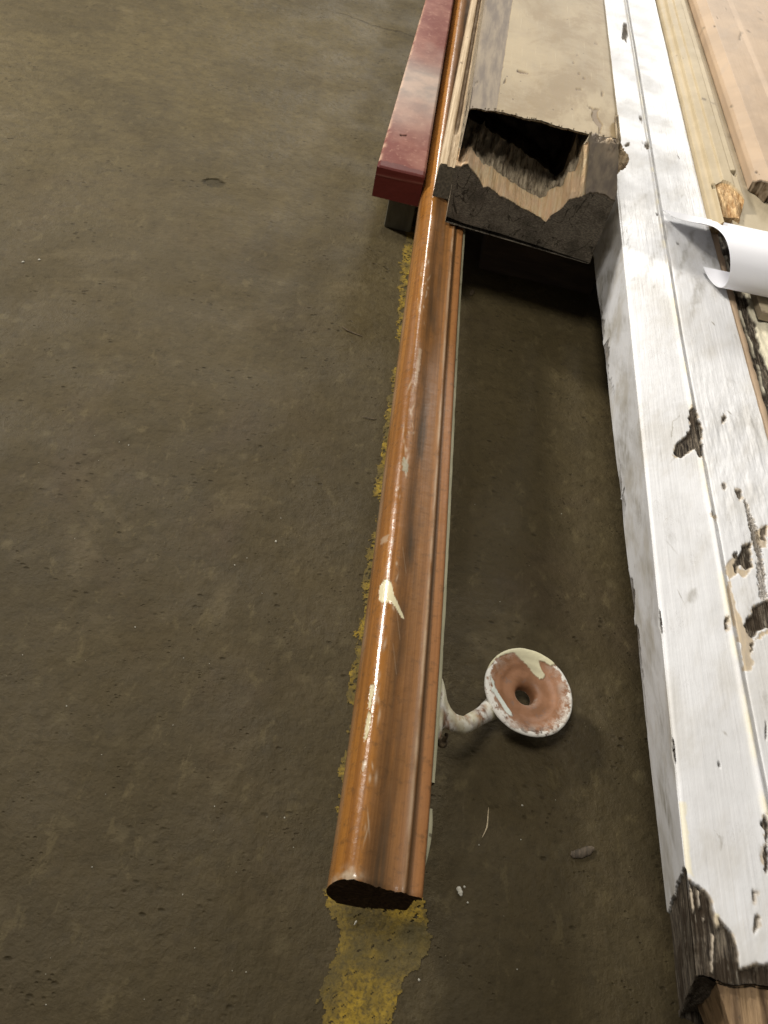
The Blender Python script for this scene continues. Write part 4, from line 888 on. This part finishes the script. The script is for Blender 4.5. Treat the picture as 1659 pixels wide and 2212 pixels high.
# ------------------------------------------------------------------ rotten dark timber and cream strip right of the white timber
def strip_and_rot():
    # bare, rotten board right of the white timber
    yv = np.arange(.60, 1.30, .0022); xv = np.linspace(.4205, .62, 150)
    X, Y = np.meshgrid(xv, yv, indexing='ij')
    x0 = np.interp(Y, [.6, .7, .8, .9, 1.0, 1.3], [.428, .4270, .4245, .4215, .4190, .417]) + .0016 * fbm(Y * 60, X * 2, 3)
    X = x0 + (X - .4205)
    Z = .1705 + .004 * fbm(X * 120, Y * 22, 5) + .001 * fbm(X * 600, Y * 60, 3)
    d = X - x0
    slab = .5 + fbm(X * 60 + 3, Y * 26 + 9, 4)
    chip = np.clip((.020 + .008 * fbm(Y * 40, X * 9, 3) - d) / .0010 + .5, 0, 1)
    streak = np.exp(-((d - .0075 - .004 * fbm(Y * 20, 0 * X, 2)) / .0016) ** 2) * np.clip(fbm(Y * 55, X * 20, 3) * 5 + 1.2, 0, 1)
    chip = chip * (1 - streak)
    mb = MB(); mb.grid(np.stack([X, Y, Z - chip * .002], -1), {'chip': chip, 'cream': np.ones(X.shape) * .9, 'dirt_shade': (1 - chip) * .25}, flip=False)
    w0 = np.stack([X[0], Y[0], Z[0]], -1); w1 = w0.copy(); w1[:, 2] = .1; mb.grid(np.stack([w0, w1]), {'chip': np.ones((2, len(yv)))}, flip=True)
    w0 = np.stack([X[:, 0], Y[:, 0], Z[:, 0]], -1); w1 = w0.copy(); w1[:, 2] = .1; mb.grid(np.stack([w0, w1]), {'chip': np.ones((2, len(xv)))}, flip=False)
    o = mb.build('rotten_board', M_WHITE)
    tag(o, 'dark rotten board with remnants of cream paint below the paper roll', 'board')
    # thin tan lath between the two
    yv = np.arange(.45, 1.23, .003); x0 = np.interp(yv, [.45, .7, .85, 1.0, 1.2, 1.3], [.4185, .4148, .4115, .4090, .4045, .404])
    wv = np.interp(yv, [.45, .7, .85, .95, 1.2], [.007, .0105, .0110, .0105, .012]) + .0018 * fbm(yv * 70, yv, 3)
    G = np.stack([np.stack([x0 + wv * a, yv, 0 * yv + z], -1) for a, z in ((.0, .13), (.0, .1752), (.1, .1766), (.55, .1764), (.9, .1758), (1.0, .1745), (1.0, .13))])
    G[1:6, :, 2] += .0006 * fbm(G[1:6, :, 0] * 300, G[1:6, :, 1] * 40, 3)
    mb = MB(); mb.grid(G, flip=True)
    tag(mb.build('wooden_lath', M_MOULD2), 'thin tan lath along the right edge of the white timber', 'lath')
strip_and_rot()

# ------------------------------------------------------------------ cream moulded casing with broken end
def sweep(prof, yv, xoff, n=120):
    p = np.array(prof); d = np.r_[0, np.cumsum(np.hypot(*np.diff(p, axis=0).T))]; t = np.linspace(0, d[-1], n)
    u = np.interp(t, d, p[:, 0])[:, None] + 0 * yv; z = np.interp(t, d, p[:, 1])[:, None] + 0 * yv
    return np.stack([u + xoff(yv)[None], 0 * u + yv, z], -1)
def casing():
    yv = np.r_[np.arange(1.12, 1.5, .0014), np.arange(1.5, 2.7, .01)]
    prof = [(.4050, .170), (.4050, .1865), (.4062, .1880), (.4125, .1885), (.4150, .1900), (.4172, .1945), (.4190, .1955), (.4300, .1960), (.4318, .1985), (.4330, .1992), (.4470, .1992), (.4485, .1985), (.4560, .1990), (.4580, .1985), (.4586, .1960), (.4586, .170)]
    P = sweep(prof, yv, lambda y: np.interp(y, [1.15, 1.29, 2.08, 2.7], [-.0015, -.001, .002, .004]), 260)
    X, Y, Z = P[..., 0].copy(), P[..., 1].copy(), P[..., 2]
    O5 = (1453.6, 356.6, .1488)
    def e(a, b, z=.198): return at(O5[0] + a * O5[2], O5[1] + b * O5[2], z)
    # where paint stops, and where the torn wood stops
    pe = [e(500, 250), e(560, 300), e(640, 258), (e(725, 215)), e(830, 262), e(910, 330), e(1000, 420), e(1045, 505), e(1090, 520)]
    pf = [e(500, 260, .19), e(565, 310, .19), e(640, 470, .188), e(700, 640, .186), e(740, 730, .186), e(890, 780, .186), e(960, 825, .186), e(1045, 530, .188), e(1090, 530, .19)]
    px = np.array([p[0] for p in pe]); py = np.array([p[1] for p in pe]); o = np.argsort(px); px, py = px[o], py[o]
    fx = np.array([p[0] for p in pf]); fy = np.array([p[1] for p in pf]); o = np.argsort(fx); fx, fy = fx[o], fy[o]
    yp = np.interp(X, px, py) + .0016 * fbm(X * 500, X * 3, 3); yf_ = np.minimum(np.interp(X, fx, fy) + .0016 * fbm(X * 600, X * 3 + 9, 3), yp - .0005)
    left = X < .4175                                   # the outer lip runs on under the paper
    yp = np.where(left, 1.125, yp); yf_ = np.where(left, 1.124, yf_)
    # squeeze rows so the torn wood is a slope between yp and yf
    rows = np.arange(len(yv)); nf = 60
    Yn = np.empty_like(Y)
    kf = np.clip(rows / nf, 0, 1)[None]; far = np.clip((rows - nf) / (len(yv) - nf - 1.0), 0, 1)[None] ** 1.4
    Yn = np.where(rows[None] < nf, yf_ + (yp - yf_) * kf, yp + (2.7 - yp) * far)
    tor = np.where(rows[None] < nf, 1.0, 0.0) * (~left) * np.ones_like(X)
    zt = .184 + .012 * kf ** .8 + .0022 * fbm(X * 170, Yn * 60, 4) + .005 * np.exp(-((X - .440 - (1 - kf) * .004) / .006) ** 2) * (1 - kf)
    Z = np.where((tor > 0) & (Z > .182), np.minimum(zt, Z), Z); Z = Z + .0004 * fbm(X * 60, Yn * 30, 3)
    P = np.stack([X, Yn, Z], -1)
    ff = tor * np.clip((nf - rows[None]) / 3., 0, 1)
    vo = mask(X, Yn, [tuple(e(a, b)[:2]) for a, b in ((828, 88), (932, 95), (912, 182), (870, 150))], .0006, .0006)
    vo = np.maximum(vo, mask(X, Yn, [tuple(e(a, b, .19)[:2]) for a, b in ((555, 300), (610, 350), (600, 378), (565, 360))], .0008, .001))
    ch = np.zeros_like(X); Z1 = (1371.4, 0., .1736)
    for pts in ([(815, 1240), (880, 1265), (870, 1290), (820, 1275)], [(925, 1285), (990, 1320), (985, 1330), (925, 1300)], [(525, 650), (545, 640), (535, 665)]):
        ch = np.maximum(ch, mask(X, Yn, zpoly(pts, *Z1, .195), .0010, .0025) * .7)
    P[..., 2] -= vo * .012
    mb = MB(); mb.grid(P, {'fresh': ff, 'void': vo, 'chip': ch}, flip=True)
    e0 = P[:, 0]; e1 = e0.copy(); e1[:, 2] = .172; mb.grid(np.stack([e0, e1]), {'fresh': np.ones((2, len(e0))) * .8, 'void': np.full((2, len(e0)), .4)}, flip=False)
    o = mb.build('moulded_casing', M_MOULD)
    tag(o, 'cream painted moulded casing whose broken tip shows fresh yellow wood beside the paper roll', 'casing')
casing()
def panel():
    yv = np.r_[np.arange(.935, 1.5, .004), np.arange(1.5, 2.7, .02)]; xv = np.linspace(.440, .95, 160)
    X, Y = np.meshgrid(xv, yv, indexing='ij'); X = X + np.where(Y < 1.13, (1.13 - Y) * .03, 0)
    Z = .1835 + .0004 * fbm(X * 30, Y * 20, 3)
    ch = np.clip((.940 + .006 * fbm(X * 90, X, 3) - Y) / .002, 0, 1)
    vo = mask(X, Y, zpoly([(1085, 1215), (1130, 1225), (1125, 1255), (1100, 1245)], 1371.4, 0, .1736, .184), .0008, .001)
    st = mask(X, Y, zpoly([(1150, 1650), (1290, 1690), (1300, 1740), (1160, 1710)], 1371.4, 0, .1736, .184), .003, .003) * .35
    mb = MB(); mb.grid(np.stack([X, Y, Z], -1), {'chip': np.maximum(ch, st), 'void': vo})
    for sl, fl in ((np.s_[:, 0], False), (np.s_[0, :], True)):
        t0 = np.stack([X, Y, Z], -1)[sl]; b0 = t0.copy(); b0[:, 2] -= .01; mb.grid(np.stack([t0, b0]), {'chip': np.ones((2, len(t0))) * .6}, flip=fl)
    tag(mb.build('flat_panel', M_PANEL), 'flat beige panel lying under the moulded casing and the tan board', 'panel')
panel()
def tan_board():
    yv = np.linspace(0, 1, 260) ** 1.7
    prof = [(.4795, .184), (.4795, .1985), (.4802, .2000), (.4830, .2040), (.4975, .2120), (.4985, .2128), (.5000, .2130), (.54, .2130), (.555, .2130), (.556, .2150), (.62, .2150), (.90, .2150)]
    p = np.array(prof); d = np.r_[0, np.cumsum(np.hypot(*np.diff(p, axis=0).T))]; t = np.r_[np.linspace(0, .09, 150), np.linspace(.092, d[-1], 60)]
    u = np.interp(t, d, p[:, 0]); z = np.interp(t, d, p[:, 1])
    yend = np.interp(u, [.4795, .482, .4975, .51, .56, .9], [1.268, 1.262, 1.238, 1.244, 1.225, 1.20]) + .010 * fbm(u * 160, u * 2, 4)
    Y = yend[:, None] + (2.7 - yend[:, None]) * yv[None]; X = u[:, None] + 0 * Y - .003 * (Y - 1.3); Z = z[:, None] + .0005 * fbm(X * 40, Y * 30, 3)
    rim = np.clip((.004 + .003 * fbm(X * 300, Y * 300, 3) - (Y - yend[:, None])) / .001, 0, 1)
    ch = rim
    for pts in ([(1290, 500), (1325, 365), (1345, 370), (1320, 490)],): ch = np.maximum(ch, mask(X, Y, zpoly(pts, 1371.4, 0, .1736, .214), .001, .002) * .6)
    for a, b in ((1240, 1250), (1545, 2080), (1030, 220), (890, 270), (995, 320), (1140, 110), (1560, 250), (1545, 165), (1410, 400)):
        m_ = at(1371.4 + a * .1736, b * .1736, .213); ch = np.maximum(ch, np.clip(1.4 - np.hypot((X - m_[0]) / .0018, (Y - m_[1]) / .0045), 0, 1))
    P = np.stack([X, Y, Z - ch * .001], -1)
    mb = MB(); mb.grid(P, {'chip': ch}, flip=True)
    e0 = P[:, 0]; e1 = e0.copy(); e1[:, 2] = .1845; e1[:, 1] += .002; K = np.linspace(0, 1, 8)[:, None, None]
    G = e0[None] * (1 - K) + e1[None] * K; G[..., 1] += .0015 * fbm(G[..., 0] * 300, G[..., 2] * 300, 3)
    mb.grid(G, {'chip': np.ones(G.shape[:2]), 'void': np.full(G.shape[:2], .35)}, flip=False)
    tag(mb.build('tan_board', M_MOULD2), 'wide tan painted board with a sloping edge and jagged broken end, beside the cream casing', 'board')
tan_board()

# ------------------------------------------------------------------ curled sheet of paper
def paper():
    # (y, z, left x) along the curl: free flap far away -> over the top -> near side -> bottom -> inner edge
    K = np.array([(1.138, .1868, .333), (1.118, .1905, .340), (1.095, .1985, .348), (1.066, .2130, .356), (1.040, .2270, .362), (1.012, .2395, .368), (.985, .2450, .3735), (.962, .2410, .3790), (.946, .2290, .3845), (.941, .2130, .3900), (.946, .1990, .3925), (.957, .1885, .3915), (.972, .1835, .3880), (.988, .1845, .3800), (1.000, .1900, .3745)])
    d = np.r_[0, np.cumsum(np.hypot(*np.diff(K[:, :2], axis=0).T))]; t = np.linspace(0, d[-1], 160)
    C = np.stack([np.interp(t, d, K[:, i]) for i in range(3)], -1)
    for _ in range(60): C[1:-1] = (C[:-2] + 2 * C[1:-1] + C[2:]) / 4
    kx = np.linspace(0, 1, 60)
    X = C[:, 2][:, None] * (1 - kx) + .60 * kx; s_ = X - .38
    Y = C[:, 0][:, None] + .02 * s_; Z = C[:, 1][:, None] + .02 * s_
    th = .00045
    P = np.stack([X, Y, Z], -1); ty = np.gradient(C[:, 0]); tz = np.gradient(C[:, 1]); nl = np.hypot(ty, tz); ny, nz = -tz / nl, ty / nl
    Q = P.copy(); Q[..., 1] += (ny * th)[:, None]; Q[..., 2] += (nz * th)[:, None]
    mb = MB(); mb.grid(P); mb.grid(Q, flip=True)
    mb.grid(np.stack([P[:, 0], Q[:, 0]])); mb.grid(np.stack([P[0], Q[0]])); mb.grid(np.stack([P[-1], Q[-1]]))
    tag(mb.build('paper_sheet', M_PAPER), 'curled sheet of blank white paper rolled up on the white timber', 'paper')
paper()

# ------------------------------------------------------------------ debris
def sliver(name, pts, r, mat, label, cat, z=.0012, group=None, flat=.5):
    P = np.array([at(a, b, 0) for a, b in pts]); P[:, 2] = z
    n = 14; d = np.r_[0, np.cumsum(np.hypot(*np.diff(P[:, :2], axis=0).T))]; t = np.linspace(0, d[-1], n); c_ = np.stack([np.interp(t, d, P[:, i]) for i in range(3)], -1)
    for _ in range(3): c_[1:-1] = (c_[:-2] + 2 * c_[1:-1] + c_[2:]) / 4
    o0 = c_.mean(0).copy(); o0[2] = 0; c_ = c_ - o0
    tg = np.gradient(c_, axis=0); tg /= np.linalg.norm(tg, axis=1)[:, None]; sd = np.cross(tg, [0, 0, 1.])
    rr = r * (np.sin(np.pi * np.linspace(.08, .95, n)) ** .5) * (1 + .5 * fbm(t * 900, t * 10 + r * 9e4, 2)); ph = np.linspace(0, 2 * np.pi, 9)
    G = c_[:, None] + sd[:, None] * (np.cos(ph) * rr[:, None])[..., None] + np.array([0, 0, 1.])[None, None] * (np.sin(ph) * rr[:, None] * flat)[..., None]
    G[0] = G[0].mean(0); G[-1] = G[-1].mean(0)
    mb = MB(); mb.grid(G); o = mb.build(name, mat); o.location = o0
    return tag(o, label, cat, group)
sliver('wood_splinter', [(738, 706), (752, 716), (768, 722), (784, 728)], .0011, M_DARK, 'thin dark splinter on bare floor left of the handrail, farther of the two', 'splinter', group='splinters on the floor')
sliver('wood_splinter', [(780, 901), (790, 903), (802, 906), (815, 905)], .0008, M_DARK, 'short curved dark splinter almost touching the yellow stripe left of the handrail', 'splinter', group='splinters on the floor')
sliver('wood_splinter', [(1055, 1744), (1053, 1770), (1052, 1788), (1040, 1812)], .0006, M_STRAW, 'pale curved straw-like splinter on the floor nearest below the round flange', 'splinter', group='splinters on the floor')
sliver('wood_chip', [(1230, 1848), (1255, 1845), (1282, 1832)], .0042, M_OLD, 'flat grey wood chip on the dark floor beside the white timber', 'wood chip', .0022, flat=.4)
sliver('wood_chip', [(1016, 640), (1022, 628)], .0030, M_DARK, 'small dark wood crumb on the shaded floor just right of the handrail', 'wood chip', .002)
sliver('paint_flake', [(988, 1916), (993, 1926), (996, 1937)], .0021, M_FLAKE, 'elongated white paint flake right of the handrail end', 'paint flake', .0014, 'white paint crumbs on the floor')
sliver('paint_flake', [(770, 1990), (764, 2000)], .0007, M_FLAKE, 'tiny white flake lying on the yellow stripe below the handrail end', 'paint flake', .002, 'white paint crumbs on the floor')
def crumb():
    bm = bmesh.new(); bmesh.ops.create_icosphere(bm, subdivisions=2, radius=1)
    for v in bm.verts: v.co *= 1 + .5 * (random.random() - .5); v.co.z *= .6
    me = bpy.data.meshes.new('paint_crumb'); bm.to_mesh(me); bm.free(); me.materials.append(M_FLAKE); return me
cm = crumb(); first = None
spots = [(50, 567, .0020, 'white crumb on the far left floor, left one of a pair'), (85, 562, .0018, 'white crumb on the far left floor, right one of a pair'), (596, 1170, .0013, 'white crumb on the bare floor halfway left of the handrail'), (292, 1355, .0008, None), (1003, 1916, .0010, None), (278, 962, .0008, None), (905, 2117, .001, None),
         (507, 1221, .0008, None), (1080, 1300, .0006, None), (1213, 1110, .0007, None), (1010, 1950, .0009, None), (1128, 1740, .001, None)]
for k in range(46): spots.append((30 + 650 * rng.rand() if k % 3 else 960 + 400 * rng.rand(), 900 + 1280 * rng.rand(), 0.0003 + .0004 * rng.rand() ** 2, None))
for k, (a, b, r, lab) in enumerate(spots):
    p = at(a, b, 0)
    if a > 940 and p[0] > .255: continue
    if first is None: o = bpy.data.objects.new('paint_crumb', cm); COL.objects.link(o); first = o
    else: o = first.copy(); COL.objects.link(o)
    o.location = (p[0], p[1], r * .5); o.scale = (r, r * (.6 + .5 * rng.rand()), r); o.rotation_euler = (0, 0, rng.rand() * 6)
    if lab: tag(o, lab, 'paint crumb', 'white paint crumbs on the floor')
    elif p[0] < .04: tag(o, 'tiny pale crumb scattered on the floor left of the handrail', 'paint crumb', 'specks on the left floor')
    else: tag(o, 'tiny pale crumb scattered on the dark floor right of the handrail', 'paint crumb', 'specks on the right floor')
